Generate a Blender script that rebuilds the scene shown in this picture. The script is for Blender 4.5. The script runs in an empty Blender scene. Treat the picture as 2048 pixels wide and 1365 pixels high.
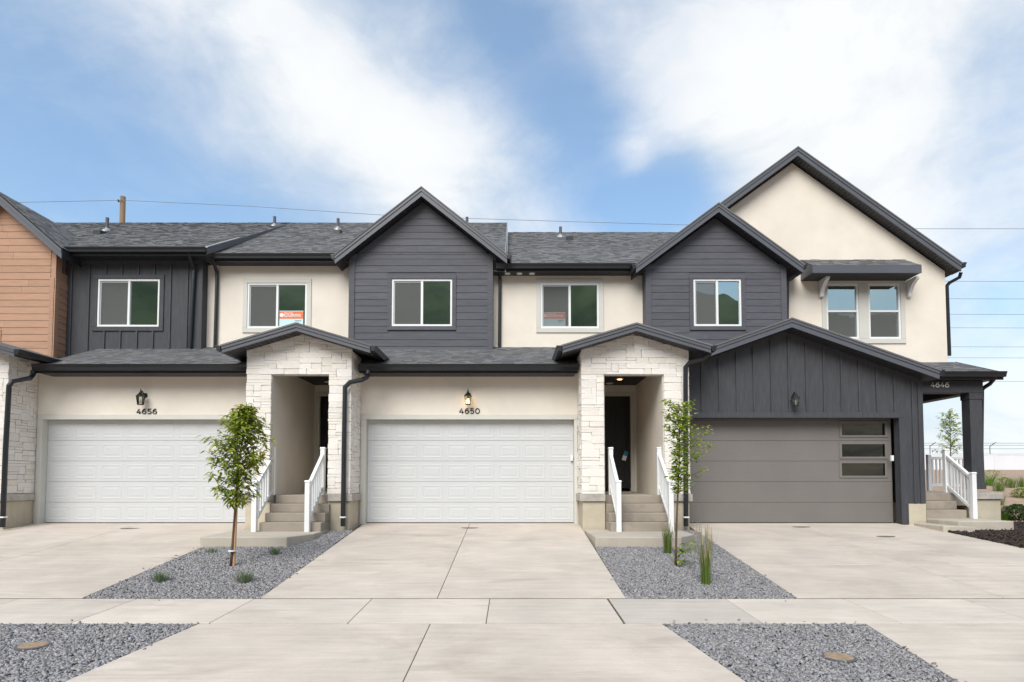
import bpy, bmesh, math, random
import numpy as np
from mathutils import Vector, Matrix
from mathutils.geometry import tessellate_polygon
random.seed(7); RNG = np.random.default_rng(7)
R = math.radians
scene = bpy.context.scene
col = scene.collection

# ------------------------------------------------------------------ camera
F = 1200.0; PITCH = R(2.5); CX = 1024.0; HOR = 960.0; EYE = 1.02
Y0 = HOR - F*math.tan(PITCH)
cd = bpy.data.cameras.new('camera'); cam = bpy.data.objects.new('camera', cd); col.objects.link(cam)
cam.location = (0, 0, EYE); cam.rotation_euler = (R(90)+PITCH, 0, 0)
cd.sensor_width = 36; cd.lens = F/2048*36; cd.shift_x = 0; cd.shift_y = (Y0-682.5)/2048
cd.clip_end = 6000; scene.camera = cam
# ------------------------------------------------------------------ light
SUN_EL, SUN_AZ = 44, 200      # azimuth clockwise from +Y
wd = bpy.data.worlds.new('World'); scene.world = wd; wd.use_nodes = True
sl = bpy.data.lights.new('sun', 'SUN'); sl.energy = 2.4; sl.angle = R(40); sl.color = (1, .96, .9)
so = bpy.data.objects.new('sun', sl); col.objects.link(so)
sd = Vector((math.sin(R(SUN_AZ))*math.cos(R(SUN_EL)), math.cos(R(SUN_AZ))*math.cos(R(SUN_EL)), math.sin(R(SUN_EL))))
so.rotation_euler = sd.to_track_quat('Z', 'Y').to_euler(); so.location = sd*60
scene.view_settings.view_transform = 'Standard'; scene.view_settings.look = 'None'
scene.view_settings.exposure = 0.6; scene.view_settings.gamma = 1

def build_world():
    nt = wd.node_tree; nt.nodes.clear(); N = nt.nodes.new; L = nt.links.new
    out = N('ShaderNodeOutputWorld'); bg = N('ShaderNodeBackground'); bg.inputs['Strength'].default_value = .088
    sky = N('ShaderNodeTexSky'); sky.sky_type = 'NISHITA'; sky.sun_disc = False
    sky.sun_elevation = R(SUN_EL); sky.sun_rotation = R(SUN_AZ); sky.air_density = 1.0; sky.dust_density = 1.2; sky.ozone_density = 1.6
    tc = N('ShaderNodeTexCoord'); sep = N('ShaderNodeSeparateXYZ'); L(tc.outputs['Generated'], sep.inputs[0])
    def math_(op, a, b=None, c=None, clamp=False):
        n = N('ShaderNodeMath'); n.operation = op; n.use_clamp = clamp
        for i, v in enumerate((a, b, c)):
            if v is None: continue
            if isinstance(v, (int, float)): n.inputs[i].default_value = v
            else: L(v, n.inputs[i])
        return n.outputs[0]
    def noise(scale, detail, dist, off, rough=.5):
        mp = N('ShaderNodeMapping'); mp.inputs['Location'].default_value = off; mp.inputs['Rotation'].default_value = (0, 0, R(-28)); mp.inputs['Scale'].default_value = (1.0, 1.0, 1.7)
        L(tc.outputs['Generated'], mp.inputs[0]); n = N('ShaderNodeTexNoise'); L(mp.outputs[0], n.inputs['Vector'])
        n.inputs['Scale'].default_value = scale; n.inputs['Detail'].default_value = detail; n.inputs['Distortion'].default_value = dist; n.inputs['Roughness'].default_value = rough
        return n.outputs['Fac']
    n1 = noise(2.4, 5, .5, (3.1, 1.7, 0)); n2 = noise(5.5, 7, .6, (.3, 5.2, 0), .55)
    # broad cloud banks: (pixel x, pixel y, long radius deg, short radius deg, tilt deg, weight)
    acc = math_('ADD', math_('MULTIPLY', math_('SUBTRACT', n1, .5), .9), math_('MULTIPLY', math_('SUBTRACT', n2, .5), .7))
    def lobe(px, py, ra, rb, tilt, w):
        d = Vector(((px-CX)/F, 1, (HOR-py)/F)).normalized()
        r = Vector((0, 0, 1)); a = d.cross(r).normalized(); b = a.cross(d).normalized()
        t = R(tilt); e1 = a*math.cos(t)+b*math.sin(t); e2 = -a*math.sin(t)+b*math.cos(t)
        def dot(v):
            n = N('ShaderNodeVectorMath'); n.operation = 'DOT_PRODUCT'; L(tc.outputs['Generated'], n.inputs[0]); n.inputs[1].default_value = v; return n.outputs['Value']
        q = math_('ADD', math_('POWER', math_('MULTIPLY', dot(e1), 1/math.sin(R(ra))), 2), math_('POWER', math_('MULTIPLY', dot(e2), 1/math.sin(R(rb))), 2))
        g = math_('MULTIPLY', math_('EXPONENT', math_('MULTIPLY', q, -1)), math_('GREATER_THAN', dot(d), 0))
        return math_('MULTIPLY', g, w)
    for a in LOBES: acc = math_('ADD', acc, lobe(*a))
    n3 = noise(13, 10, 1.0, (7.7, 2.2, 0), .62); n4 = noise(3.6, 8, .7, (1.2, 8.4, 0), .6)
    acc = math_('ADD', acc, math_('MULTIPLY', math_('SUBTRACT', n3, .5), .38))
    fac = N('ShaderNodeMapRange'); fac.interpolation_type = 'SMOOTHSTEP'; L(acc, fac.inputs[0]); fac.inputs[1].default_value = -.72; fac.inputs[2].default_value = .80; fac.inputs[3].default_value = .26
    tint = N('ShaderNodeMix'); tint.data_type = 'RGBA'; tint.blend_type = 'MULTIPLY'; tint.inputs[0].default_value = 1
    L(sky.outputs[0], tint.inputs[6]); tint.inputs[7].default_value = SKY_TINT
    mix = N('ShaderNodeMix'); mix.data_type = 'RGBA'; L(fac.outputs[0], mix.inputs[0]); L(tint.outputs[2], mix.inputs[6])
    shade = N('ShaderNodeMapRange'); L(math_('ADD', math_('MULTIPLY', acc, .35), math_('MULTIPLY', n4, 1.0)), shade.inputs[0]); shade.inputs[1].default_value = .32; shade.inputs[2].default_value = .72
    cm = N('ShaderNodeMix'); cm.data_type = 'RGBA'; L(shade.outputs[0], cm.inputs[0]); cm.inputs[6].default_value = CLOUD_SHADE; cm.inputs[7].default_value = CLOUD; L(cm.outputs[2], mix.inputs[7])
    L(mix.outputs[2], bg.inputs[0]); L(bg.outputs[0], out.inputs[0])
LOBES = [(560, 120, 17, 6, -32, .5), (870, 300, 11, 4.5, -30, .5), (110, 170, 14, 9, 0, -.35), (240, 380, 15, 4, 0, -.45), (1090, 120, 17, 3.6, -50, -.75),
         (1560, 180, 11, 11, 0, .8), (1830, 300, 10, 10, 0, .45), (1355, 365, 4.5, 3, 0, -.8), (1272, 318, 1.8, 2.2, 0, .55), (1150, 390, 8, 2.5, -10, -.3), (1985, 230, 5, 5, 0, -.35), (1980, 600, 8, 3.5, 0, -.3), (2000, 830, 10, 5, 0, .35)]
SKY_TINT = (1.38, 1.70, 1.78, 1); CLOUD = (7.3, 7.45, 7.55, 1); CLOUD_SHADE = (4.1, 5.0, 6.0, 1)
build_world()

# ------------------------------------------------------------------ pixel -> place helpers
def ray(px, py):
    u = (px-CX)/F; w = -(py-Y0)/F
    return Vector((u, math.cos(PITCH)-w*math.sin(PITCH), math.sin(PITCH)+w*math.cos(PITCH)))
def W(px, py, Y):
    d = ray(px, py); t = Y/d.y
    return Vector((d.x*t, Y, EYE+d.z*t))
def XZ(px, py, Y):
    p = W(px, py, Y); return p.x, p.z
GP = [(3.6, -.735), (6.79, -.58), (7.97, -.54), (14.05, 0.0), (15.5, .0)]
def zg(Y):
    if Y <= GP[0][0]: return GP[0][1]
    for (a, za), (b, zb) in zip(GP, GP[1:]):
        if Y <= b: return za+(zb-za)*(Y-a)/(b-a)
    return GP[-1][1]
def on_ground(px, py):
    d = ray(px, py); lo, hi = .5, 16
    for _ in range(50):
        m = (lo+hi)/2
        if EYE+d.z*m/d.y > zg(m): lo = m
        else: hi = m
    return Vector((d.x*lo/d.y, lo, zg(lo)))
def on_slope(px, py, ya, za, yb, zb):
    d = ray(px, py); s = (zb-za)/(yb-ya); t = (za-s*ya-EYE)/(d.z-s*d.y)
    return Vector((d.x*t, d.y*t, EYE+d.z*t))

# ------------------------------------------------------------------ materials
def new_mat(name):
    m = bpy.data.materials.new(name); m.use_nodes = True
    nt = m.node_tree; b = nt.nodes['Principled BSDF']; return m, nt, b
def mat(name, rgb, rough=.7, var=.08, vscale=3, bump=0, bscale=60, metal=0, spec=.5, rnd=0, hue=None, attr=None, streak=None, detail=4, emit=None):
    """procedural paint: colour with soft mottling, optional per-object / per-face variation and fine relief"""
    m, nt, b = new_mat(name); N = nt.nodes.new; L = nt.links.new
    b.inputs['Roughness'].default_value = rough; b.inputs['Metallic'].default_value = metal; b.inputs['Specular IOR Level'].default_value = spec
    tc = N('ShaderNodeTexCoord'); vec = tc.outputs['Object']
    if streak:
        mp = N('ShaderNodeMapping'); mp.inputs['Scale'].default_value = streak; L(vec, mp.inputs[0]); vec = mp.outputs[0]
    n = N('ShaderNodeTexNoise'); n.inputs['Scale'].default_value = vscale; n.inputs['Detail'].default_value = detail; n.inputs['Roughness'].default_value = .6; L(vec, n.inputs['Vector'])
    mr = N('ShaderNodeMapRange'); L(n.outputs['Fac'], mr.inputs[0]); mr.inputs[1].default_value = .3; mr.inputs[2].default_value = .7
    mr.inputs[3].default_value = 1-var; mr.inputs[4].default_value = 1+var
    fac = mr.outputs[0]
    base = N('ShaderNodeRGB'); base.outputs[0].default_value = (*rgb, 1); c = base.outputs[0]
    src = None
    if attr: a = N('ShaderNodeAttribute'); a.attribute_name = attr; src = a.outputs['Fac']
    elif rnd: a = N('ShaderNodeObjectInfo'); src = a.outputs['Random']
    if src is not None:
        r2 = N('ShaderNodeMapRange'); L(src, r2.inputs[0]); r2.inputs[3].default_value = 1-rnd; r2.inputs[4].default_value = 1+rnd
        mm = N('ShaderNodeMath'); mm.operation = 'MULTIPLY'; L(fac, mm.inputs[0]); L(r2.outputs[0], mm.inputs[1]); fac = mm.outputs[0]
        if hue:
            wn = N('ShaderNodeTexWhiteNoise'); wn.noise_dimensions = '1D'; L(src, wn.inputs['W'])
            hm = N('ShaderNodeMix'); hm.data_type = 'RGBA'; L(wn.outputs['Value'], hm.inputs[0]); hm.inputs[6].default_value = (*rgb, 1); hm.inputs[7].default_value = (*hue, 1); c = hm.outputs[2]
    mul = N('ShaderNodeVectorMath'); mul.operation = 'SCALE'; L(c, mul.inputs[0]); L(fac, mul.inputs['Scale']); L(mul.outputs[0], b.inputs['Base Color'])
    if bump:
        n2 = N('ShaderNodeTexNoise'); n2.inputs['Scale'].default_value = bscale; n2.inputs['Detail'].default_value = 5; L(vec, n2.inputs['Vector'])
        bp = N('ShaderNodeBump'); bp.inputs['Strength'].default_value = bump; bp.inputs['Distance'].default_value = .01; L(n2.outputs['Fac'], bp.inputs['Height']); L(bp.outputs[0], b.inputs['Normal'])
    return m
def concrete(name, rgb, stain=(.3, .26, .2), amount=.35, rnd=.05):
    m, nt, b = new_mat(name); N = nt.nodes.new; L = nt.links.new
    tc = N('ShaderNodeTexCoord'); oi = N('ShaderNodeObjectInfo')
    add = N('ShaderNodeVectorMath'); add.operation = 'ADD'; L(tc.outputs['Object'], add.inputs[0])
    k = N('ShaderNodeVectorMath'); k.operation = 'SCALE'; k.inputs[0].default_value = (9, 5, 3); L(oi.outputs['Random'], k.inputs['Scale']); L(k.outputs[0], add.inputs[1])
    def nz(scale, detail, sc=(1, 1, 1), rough=.6, dist=0):
        mp = N('ShaderNodeMapping'); mp.inputs['Scale'].default_value = sc; L(add.outputs[0], mp.inputs[0])
        n = N('ShaderNodeTexNoise'); n.inputs['Scale'].default_value = scale; n.inputs['Detail'].default_value = detail; n.inputs['Roughness'].default_value = rough; n.inputs['Distortion'].default_value = dist
        L(mp.outputs[0], n.inputs['Vector']); return n.outputs['Fac']
    def rng(s, a, b_, c, d):
        r = N('ShaderNodeMapRange'); L(s, r.inputs[0]); r.inputs[1].default_value = a; r.inputs[2].default_value = b_; r.inputs[3].default_value = c; r.inputs[4].default_value = d; return r.outputs[0]
    big = rng(nz(.9, 5, (1, 1, 1), .6, .4), .3, .7, .88, 1.1); br = rng(nz(2.2, 6, (.5, 5, 1), .65, .5), .3, .7, .91, 1.07); fine = rng(nz(70, 4), .3, .7, .95, 1.05)
    per = rng(oi.outputs['Random'], 0, 1, 1-rnd, 1+rnd)
    f = big
    for o in (br, fine, per):
        q = N('ShaderNodeMath'); q.operation = 'MULTIPLY'; L(f, q.inputs[0]); L(o, q.inputs[1]); f = q.outputs[0]
    st = rng(nz(.55, 7, (1, 1.6, 1), .7, .8), .52, .74, 0, amount)
    mx = N('ShaderNodeMix'); mx.data_type = 'RGBA'; L(st, mx.inputs[0]); mx.inputs[6].default_value = (*rgb, 1); mx.inputs[7].default_value = (*stain, 1)
    vo = N('ShaderNodeTexVoronoi'); vo.inputs['Scale'].default_value = 1.7; L(add.outputs[0], vo.inputs['Vector']); sp_ = rng(vo.outputs['Distance'], .012, .022, .35, 1)
    mk = rng(nz(1.1, 3, (.35, 1.8, 1), .5, 1.5), .60, .66, 1, .9)
    for o in (sp_, mk):
        q = N('ShaderNodeMath'); q.operation = 'MULTIPLY'; L(f, q.inputs[0]); L(o, q.inputs[1]); f = q.outputs[0]
    mul = N('ShaderNodeVectorMath'); mul.operation = 'SCALE'; L(mx.outputs[2], mul.inputs[0]); L(f, mul.inputs['Scale']); L(mul.outputs[0], b.inputs['Base Color'])
    b.inputs['Roughness'].default_value = .85; b.inputs['Specular IOR Level'].default_value = .3
    bp = N('ShaderNodeBump'); bp.inputs['Strength'].default_value = .25; bp.inputs['Distance'].default_value = .004; L(nz(120, 4, (.4, 2.5, 1)), bp.inputs['Height']); L(bp.outputs[0], b.inputs['Normal'])
    return m
M = {}
M['stucco'] = mat('stucco', (.78, .71, .615), .9, .06, 1.1, .5, 120, spec=.2)
M['trim'] = mat('pale_trim', (.60, .585, .53), .7, .03, 2, .1, 80)
M['white_vinyl'] = mat('white_vinyl', (.80, .80, .79), .4, .02, 4)
M['garage_white'] = mat('garage_white', (.565, .57, .57), .5, .02, 2, .08, 250)
M['garage_grey'] = mat('garage_grey', (.172, .157, .145), .5, .05, 1.2, .15, 220)
M['siding'] = mat('slate_siding', (.079, .079, .093), .65, .16, 3.0, .35, 40, rnd=.10, streak=(1, 1, 9))
M['batten'] = mat('charcoal_batten', (.050, .051, .058), .65, .2, 3.0, .35, 40, rnd=.06, streak=(7, 1, 1))
M['brown'] = mat('brown_siding', (.43, .245, .155), .65, .1, 3, .3, 40, rnd=.07, streak=(1, 1, 9))
M['fascia'] = mat('slate_fascia', (.095, .099, .115), .42, .06, 3, .05, 60)
M['gutter'] = mat('black_gutter', (.016, .017, .020), .35, .1, 4)
M['soffit'] = mat('dark_soffit', (.030, .031, .035), .5, .1, 5)
M['shingle'] = mat('asphalt_shingle', (.15, .154, .165), .8, .2, 60, .6, 300, rnd=.17, hue=(.165, .158, .15), attr='rnd', spec=.35)
M['stone'] = mat('limestone', (.80, .765, .72), .85, .12, 9, .6, 38, rnd=.06, hue=(.80, .735, .66), detail=7)
M['mortar'] = mat('stone_backing', (.56, .52, .48), .95, .15, 12)
M['cap'] = mat('cast_cap', (.40, .37, .33), .85, .22, 5, .4, 60)
M['foundation'] = concrete('foundation', (.50, .44, .34), (.35, .31, .22), .3)
M['conc'] = concrete('driveway_concrete', (.535, .465, .395), (.40, .325, .26), .6, .035)
M['walkc'] = concrete('sidewalk_concrete', (.56, .49, .42), (.44, .38, .325), .4, .03)
M['greyc'] = concrete('grey_slab', (.475, .425, .37), (.45, .43, .40), .4, .02)
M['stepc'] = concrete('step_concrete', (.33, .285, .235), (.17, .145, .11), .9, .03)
M['padc'] = concrete('pad_concrete', (.47, .415, .345), (.36, .37, .3), .4, .02)
M['joint'] = mat('joint_dirt', (.10, .075, .05), .95, .3, 20)
M['stain'] = mat('damp_stain', (.14, .12, .10), .8, .3, 25)
M['road'] = mat('asphalt', (.05, .05, .052), .9, .2, 30, .5, 200)
M['dirt'] = mat('dirt', (.34, .235, .165), .95, .25, 3, .8, 12, detail=8)
M['gravelbase'] = mat('gravel_base', (.13, .13, .14), .95, .5, 45, 1, 60, detail=8)
M['gravel'] = mat('gravel', (.25, .25, .268), .8, .15, 40, .3, 120, rnd=.36, hue=(.30, .275, .26), attr='rnd')
M['mulch'] = mat('mulch', (.035, .025, .02), .9, .3, 40, .4, 120, rnd=.6, hue=(.06, .04, .03), attr='rnd')
M['dark_door'] = mat('black_door', (.004, .004, .005), .4, .1, 4)
M['metal_black'] = mat('black_metal', (.012, .012, .013), .4, .1, 6)
M['steel'] = mat('satin_steel', (.55, .55, .55), .3, .05, 6, metal=1)
M['flash'] = mat('flashing', (.36, .37, .38), .5, .1, 6, metal=.6)
M['pipe'] = mat('vent_pipe', (.09, .095, .105), .6, .1, 8)
M['room'] = mat('room_wall', (.42, .42, .40), .9, .03, 2)
M['carpet'] = mat('room_floor', (.30, .27, .24), .95, .1, 8)
M['inner_door'] = mat('inner_door', (.75, .78, .78), .5, .02, 2)
M['numeral_black'] = mat('numeral_black', (.010, .010, .011), .4, .05, 6)
M['orange'] = mat('sign_orange', (.80, .17, .03), .5, .03, 4)
M['signpale'] = mat('sign_pale', (.55, .75, .76), .5, .03, 4)
M['blue'] = mat('tag_blue', (.03, .25, .42), .5, .03, 4)
M['bark'] = mat('bark', (.11, .068, .045), .9, .3, 18, .8, 60, streak=(1, 1, .25))
M['stake'] = mat('stake_wood', (.42, .24, .12), .8, .2, 10, .3, 40, streak=(1, 1, .15))
M['pole'] = mat('pole_wood', (.19, .125, .075), .9, .25, 5, .5, 30, streak=(1, 1, .1))
M['cable'] = mat('cable', (.17, .20, .25), .6, .05, 5)
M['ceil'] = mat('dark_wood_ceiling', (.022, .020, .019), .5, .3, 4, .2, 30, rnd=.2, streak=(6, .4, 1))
M['vfence'] = mat('far_white_fence', (.74, .75, .78), .5, .03, 1)
M['hill'] = mat('hillside', (.050, .090, .042), .95, .5, .02, 0, detail=9)
def hill_mat():
    m, nt, b = new_mat('hillside'); N = nt.nodes.new; L = nt.links.new; g_ = N('ShaderNodeNewGeometry'); sp = N('ShaderNodeSeparateXYZ'); L(g_.outputs['Position'], sp.inputs[0])
    n = N('ShaderNodeTexNoise'); n.inputs['Scale'].default_value = .018; n.inputs['Detail'].default_value = 9; n.inputs['Roughness'].default_value = .68; L(g_.outputs['Position'], n.inputs['Vector'])
    a = N('ShaderNodeMath'); a.operation = 'MULTIPLY_ADD'; L(n.outputs['Fac'], a.inputs[0]); a.inputs[1].default_value = 70; L(sp.outputs[2], a.inputs[2])
    r = N('ShaderNodeMapRange'); L(a.outputs[0], r.inputs[0]); r.inputs[1].default_value = 62; r.inputs[2].default_value = 105
    c1 = N('ShaderNodeValToRGB'); L(n.outputs['Fac'], c1.inputs[0]); e = c1.color_ramp.elements; e[0].position = .36; e[0].color = (.022, .05, .02, 1); e[1].position = .66; e[1].color = (.11, .15, .06, 1)
    c0 = N('ShaderNodeValToRGB'); L(n.outputs['Fac'], c0.inputs[0]); e = c0.color_ramp.elements; e[0].position = .38; e[0].color = (.025, .018, .012, 1); e[1].position = .62; e[1].color = (.17, .115, .07, 1)
    mx = N('ShaderNodeMix'); mx.data_type = 'RGBA'; L(r.outputs[0], mx.inputs[0]); L(c0.outputs[0], mx.inputs[6]); L(c1.outputs[0], mx.inputs[7]); L(mx.outputs[2], b.inputs['Base Color']); b.inputs['Roughness'].default_value = .95
    return m
M['hill'] = hill_mat()
M['valve'] = mat('tan_lid', (.30, .21, .13), .85, .25, 18, .4, 70)
M['interior_sash'] = mat('screen_frame', (.45, .46, .47), .5, .03, 5)
def leafmat(name, ramp):
    m, nt, b = new_mat(name); N = nt.nodes.new; L = nt.links.new
    a = N('ShaderNodeAttribute'); a.attribute_name = 'rnd'
    cr = N('ShaderNodeValToRGB'); L(a.outputs['Fac'], cr.inputs[0]); el = cr.color_ramp.elements
    while len(el) < len(ramp): el.new(.5)
    for e, (p, c) in zip(el, ramp): e.position = p; e.color = (*c, 1)
    L(cr.outputs[0], b.inputs['Base Color']); b.inputs['Roughness'].default_value = .45; b.inputs['Specular IOR Level'].default_value = .4
    tr = N('ShaderNodeBsdfTranslucent'); L(cr.outputs[0], tr.inputs[0]); mx = N('ShaderNodeMixShader'); mx.inputs[0].default_value = .42
    L(b.outputs[0], mx.inputs[1]); L(tr.outputs[0], mx.inputs[2]); L(mx.outputs[0], nt.nodes['Material Output'].inputs[0]); return m
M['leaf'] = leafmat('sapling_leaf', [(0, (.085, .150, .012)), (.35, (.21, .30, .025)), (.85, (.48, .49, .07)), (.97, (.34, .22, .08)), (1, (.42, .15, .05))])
M['leaf2'] = leafmat('light_leaf', [(0, (.09, .18, .018)), (.5, (.24, .36, .035)), (1, (.52, .52, .08))])
M['grass'] = leafmat('grass_blade', [(0, (.08, .15, .025)), (.6, (.18, .28, .045)), (.8, (.30, .27, .10)), (1, (.55, .42, .25))])
M['fescue'] = leafmat('fescue_blade', [(0, (.11, .16, .08)), (.7, (.24, .29, .16)), (1, (.42, .40, .25))])
M['bright'] = leafmat('bright_grass', [(0, (.08, .20, .02)), (1, (.24, .42, .04))])
M['shrub'] = leafmat('shrub_leaf', [(0, (.03, .075, .015)), (.7, (.08, .17, .03)), (1, (.18, .22, .05))])
def glass(name, refl, tint):
    m, nt, b = new_mat(name); nt.nodes.remove(b); N = nt.nodes.new; L = nt.links.new
    t = N('ShaderNodeBsdfTransparent'); t.inputs[0].default_value = (*tint, 1); g = N('ShaderNodeBsdfGlossy'); g.inputs['Roughness'].default_value = .0; g.inputs[0].default_value = (.88, 1, .94, 1)
    tcn = N('ShaderNodeTexCoord'); nz = N('ShaderNodeTexNoise'); nz.inputs['Scale'].default_value = 1.6; L(tcn.outputs['Object'], nz.inputs['Vector'])
    bp = N('ShaderNodeBump'); bp.inputs['Strength'].default_value = .03; bp.inputs['Distance'].default_value = .05; L(nz.outputs['Fac'], bp.inputs['Height']); L(bp.outputs[0], g.inputs['Normal'])
    fr = N('ShaderNodeFresnel'); fr.inputs[0].default_value = 1.5; ad = N('ShaderNodeMath'); ad.operation = 'ADD'; ad.use_clamp = True; L(fr.outputs[0], ad.inputs[0]); ad.inputs[1].default_value = refl
    mx = N('ShaderNodeMixShader'); L(ad.outputs[0], mx.inputs[0]); L(t.outputs[0], mx.inputs[1]); L(g.outputs[0], mx.inputs[2]); L(mx.outputs[0], nt.nodes['Material Output'].inputs[0]); return m
M['glass'] = glass('window_glass', .42, (.45, .50, .47)); M['garage_glass'] = glass('garage_glass', .24, (.04, .04, .04)); M['lampglass'] = glass('lantern_glass', .06, (.95, .93, .88))
def screen_mat():
    m, nt, b = new_mat('insect_screen'); N = nt.nodes.new; L = nt.links.new
    b.inputs['Base Color'].default_value = (.16, .16, .155, 1); b.inputs['Roughness'].default_value = .8
    t = N('ShaderNodeBsdfTransparent'); mx = N('ShaderNodeMixShader'); mx.inputs[0].default_value = .55
    L(t.outputs[0], mx.inputs[1]); L(b.outputs[0], mx.inputs[2]); L(mx.outputs[0], nt.nodes['Material Output'].inputs[0]); return m
M['screen'] = screen_mat()
def emis(name, rgb, s):
    m, nt, b = new_mat(name); b.inputs['Base Color'].default_value = (*rgb, 1); b.inputs['Emission Color'].default_value = (*rgb, 1); b.inputs['Emission Strength'].default_value = s; return m
M['bulb'] = emis('warm_bulb', (1, .62, .25), 14); M['lens_on'] = emis('lit_lens', (1, .6, .3), 5); M['lens_off'] = mat('white_lens', (.8, .79, .74), .4, .02, 5)

# ------------------------------------------------------------------ mesh helpers
class MB:
    def __init__(s): s.v = []; s.f = []; s.r = []
    def add(s, vs, fs, rnd=None):
        o = len(s.v); s.v += [tuple(v) for v in vs]; s.f += [tuple(i+o for i in f) for f in fs]; s.r += [random.random() if rnd is None else rnd]*len(fs); return s
    def box(s, x0, x1, y0, y1, z0, z1):
        return s.add([(x0, y0, z0), (x1, y0, z0), (x1, y1, z0), (x0, y1, z0), (x0, y0, z1), (x1, y0, z1), (x1, y1, z1), (x0, y1, z1)],
                     [(0, 3, 2, 1), (4, 5, 6, 7), (0, 1, 5, 4), (1, 2, 6, 5), (2, 3, 7, 6), (3, 0, 4, 7)])
    def hexa(s, bot, top, rnd=None):
        n = len(bot); return s.add(list(bot)+list(top), [tuple(range(n))[::-1], tuple(range(n, 2*n))]+[(i, (i+1) % n, n+(i+1) % n, n+i) for i in range(n)], rnd)
    def prism(s, outer, y0, y1, holes=()):
        """polygon in (x,z) with holes, extruded along y"""
        loops = [outer]+list(holes); flat = [p for l in loops for p in l]; n = len(flat)
        tri = tessellate_polygon([[Vector((p[0], p[1], 0)) for p in l] for l in loops])
        vs = [(p[0], y0, p[1]) for p in flat]+[(p[0], y1, p[1]) for p in flat]
        fs = [tuple(t) for t in tri]+[tuple(i+n for i in t) for t in tri]; o = 0
        for l in loops:
            k = len(l); fs += [(o+i, o+(i+1) % k, n+o+(i+1) % k, n+o+i) for i in range(k)]; o += k
        return s.add(vs, fs)
    def prismx(s, prof, x0, x1):
        """profile in (y,z) extruded along x"""
        n = len(prof); return s.add([(x0, a, b) for a, b in prof]+[(x1, a, b) for a, b in prof], [tuple(range(n)), tuple(range(n, 2*n))[::-1]]+[(i, (i+1) % n, n+(i+1) % n, n+i) for i in range(n)])
    def sweep(s, pts, rad, n=8, square=False, up=Vector((0, 1, .01))):
        pts = [Vector(p) for p in pts]; rads = rad if isinstance(rad, (list, tuple)) else [rad]*len(pts); rings = []
        for i, p in enumerate(pts):
            d = ((pts[i+1]-p).normalized() if i < len(pts)-1 else Vector())+((p-pts[i-1]).normalized() if i else Vector())
            d.normalize(); a = d.cross(up).normalized(); b = a.cross(d).normalized(); ring = []
            for k in range(n):
                t = 2*math.pi*(k+.5)/n; c, q = math.cos(t), math.sin(t)
                if square: m_ = max(abs(c), abs(q)); c, q = c/m_**.75, q/m_**.75
                ring.append(p+(a*c+b*q)*rads[i])
            rings.append(ring)
        vs = [v for r in rings for v in r]; fs = []
        for i in range(len(pts)-1): fs += [(i*n+k, i*n+(k+1) % n, (i+1)*n+(k+1) % n, (i+1)*n+k) for k in range(n)]
        fs += [tuple(range(n))[::-1], tuple(range((len(pts)-1)*n, len(pts)*n))]
        return s.add(vs, fs)
    def lathe(s, c, prof, n=16):
        vs = [(c[0]+r*math.cos(2*math.pi*k/n), c[1]+r*math.sin(2*math.pi*k/n), c[2]+z) for r, z in prof for k in range(n)]
        fs = [(i*n+k, i*n+(k+1) % n, (i+1)*n+(k+1) % n, (i+1)*n+k) for i in range(len(prof)-1) for k in range(n)]
        fs += [tuple(range(n))[::-1], tuple(range((len(prof)-1)*n, len(prof)*n))]
        return s.add(vs, fs)
    def mesh(s, name, m, fix=True):
        me = bpy.data.meshes.new(name); me.from_pydata(s.v, [], s.f)
        if fix:
            bm = bmesh.new(); bm.from_mesh(me); bmesh.ops.recalc_face_normals(bm, faces=bm.faces); bm.to_mesh(me); bm.free()
        a = me.attributes.new('rnd', 'FLOAT', 'FACE')
        if len(s.r) == len(me.polygons): a.data.foreach_set('value', s.r)
        me.materials.append(M[m]); return me
    def build(s, name, m, parent=None, bevel=0, smooth=False, kind=None, fix=True):
        return link(name, s.mesh(name, m, fix), parent, bevel, smooth, kind)
def link(name, me, parent=None, bevel=0, smooth=False, kind=None, loc=None, scale=None):
    o = bpy.data.objects.new(name, me); col.objects.link(o)
    if parent is not None:
        o.parent = parent
        if parent.type == 'EMPTY': o.matrix_parent_inverse = Matrix.Translation(-parent.location)
    if loc is not None: o.location = loc
    if scale is not None: o.scale = scale
    if smooth: me.polygons.foreach_set('use_smooth', [True]*len(me.polygons))
    if bevel:
        b = o.modifiers.new('bevel', 'BEVEL'); b.width = bevel; b.segments = 2; b.limit_method = 'ANGLE'; b.angle_limit = R(40)
    if kind: o['kind'] = kind
    return o
def tag(o, label, cat, group=None):
    o['label'] = label; o['category'] = cat
    if group: o['group'] = group
    return o
def thing(name, label, cat, loc, group=None):
    o = bpy.data.objects.new(name, None); col.objects.link(o); o.location = loc; o.empty_display_size = .2
    return tag(o, label, cat, group)
def struct(o): o['kind'] = 'structure'; return o
def one(m=None): return MB()

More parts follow.
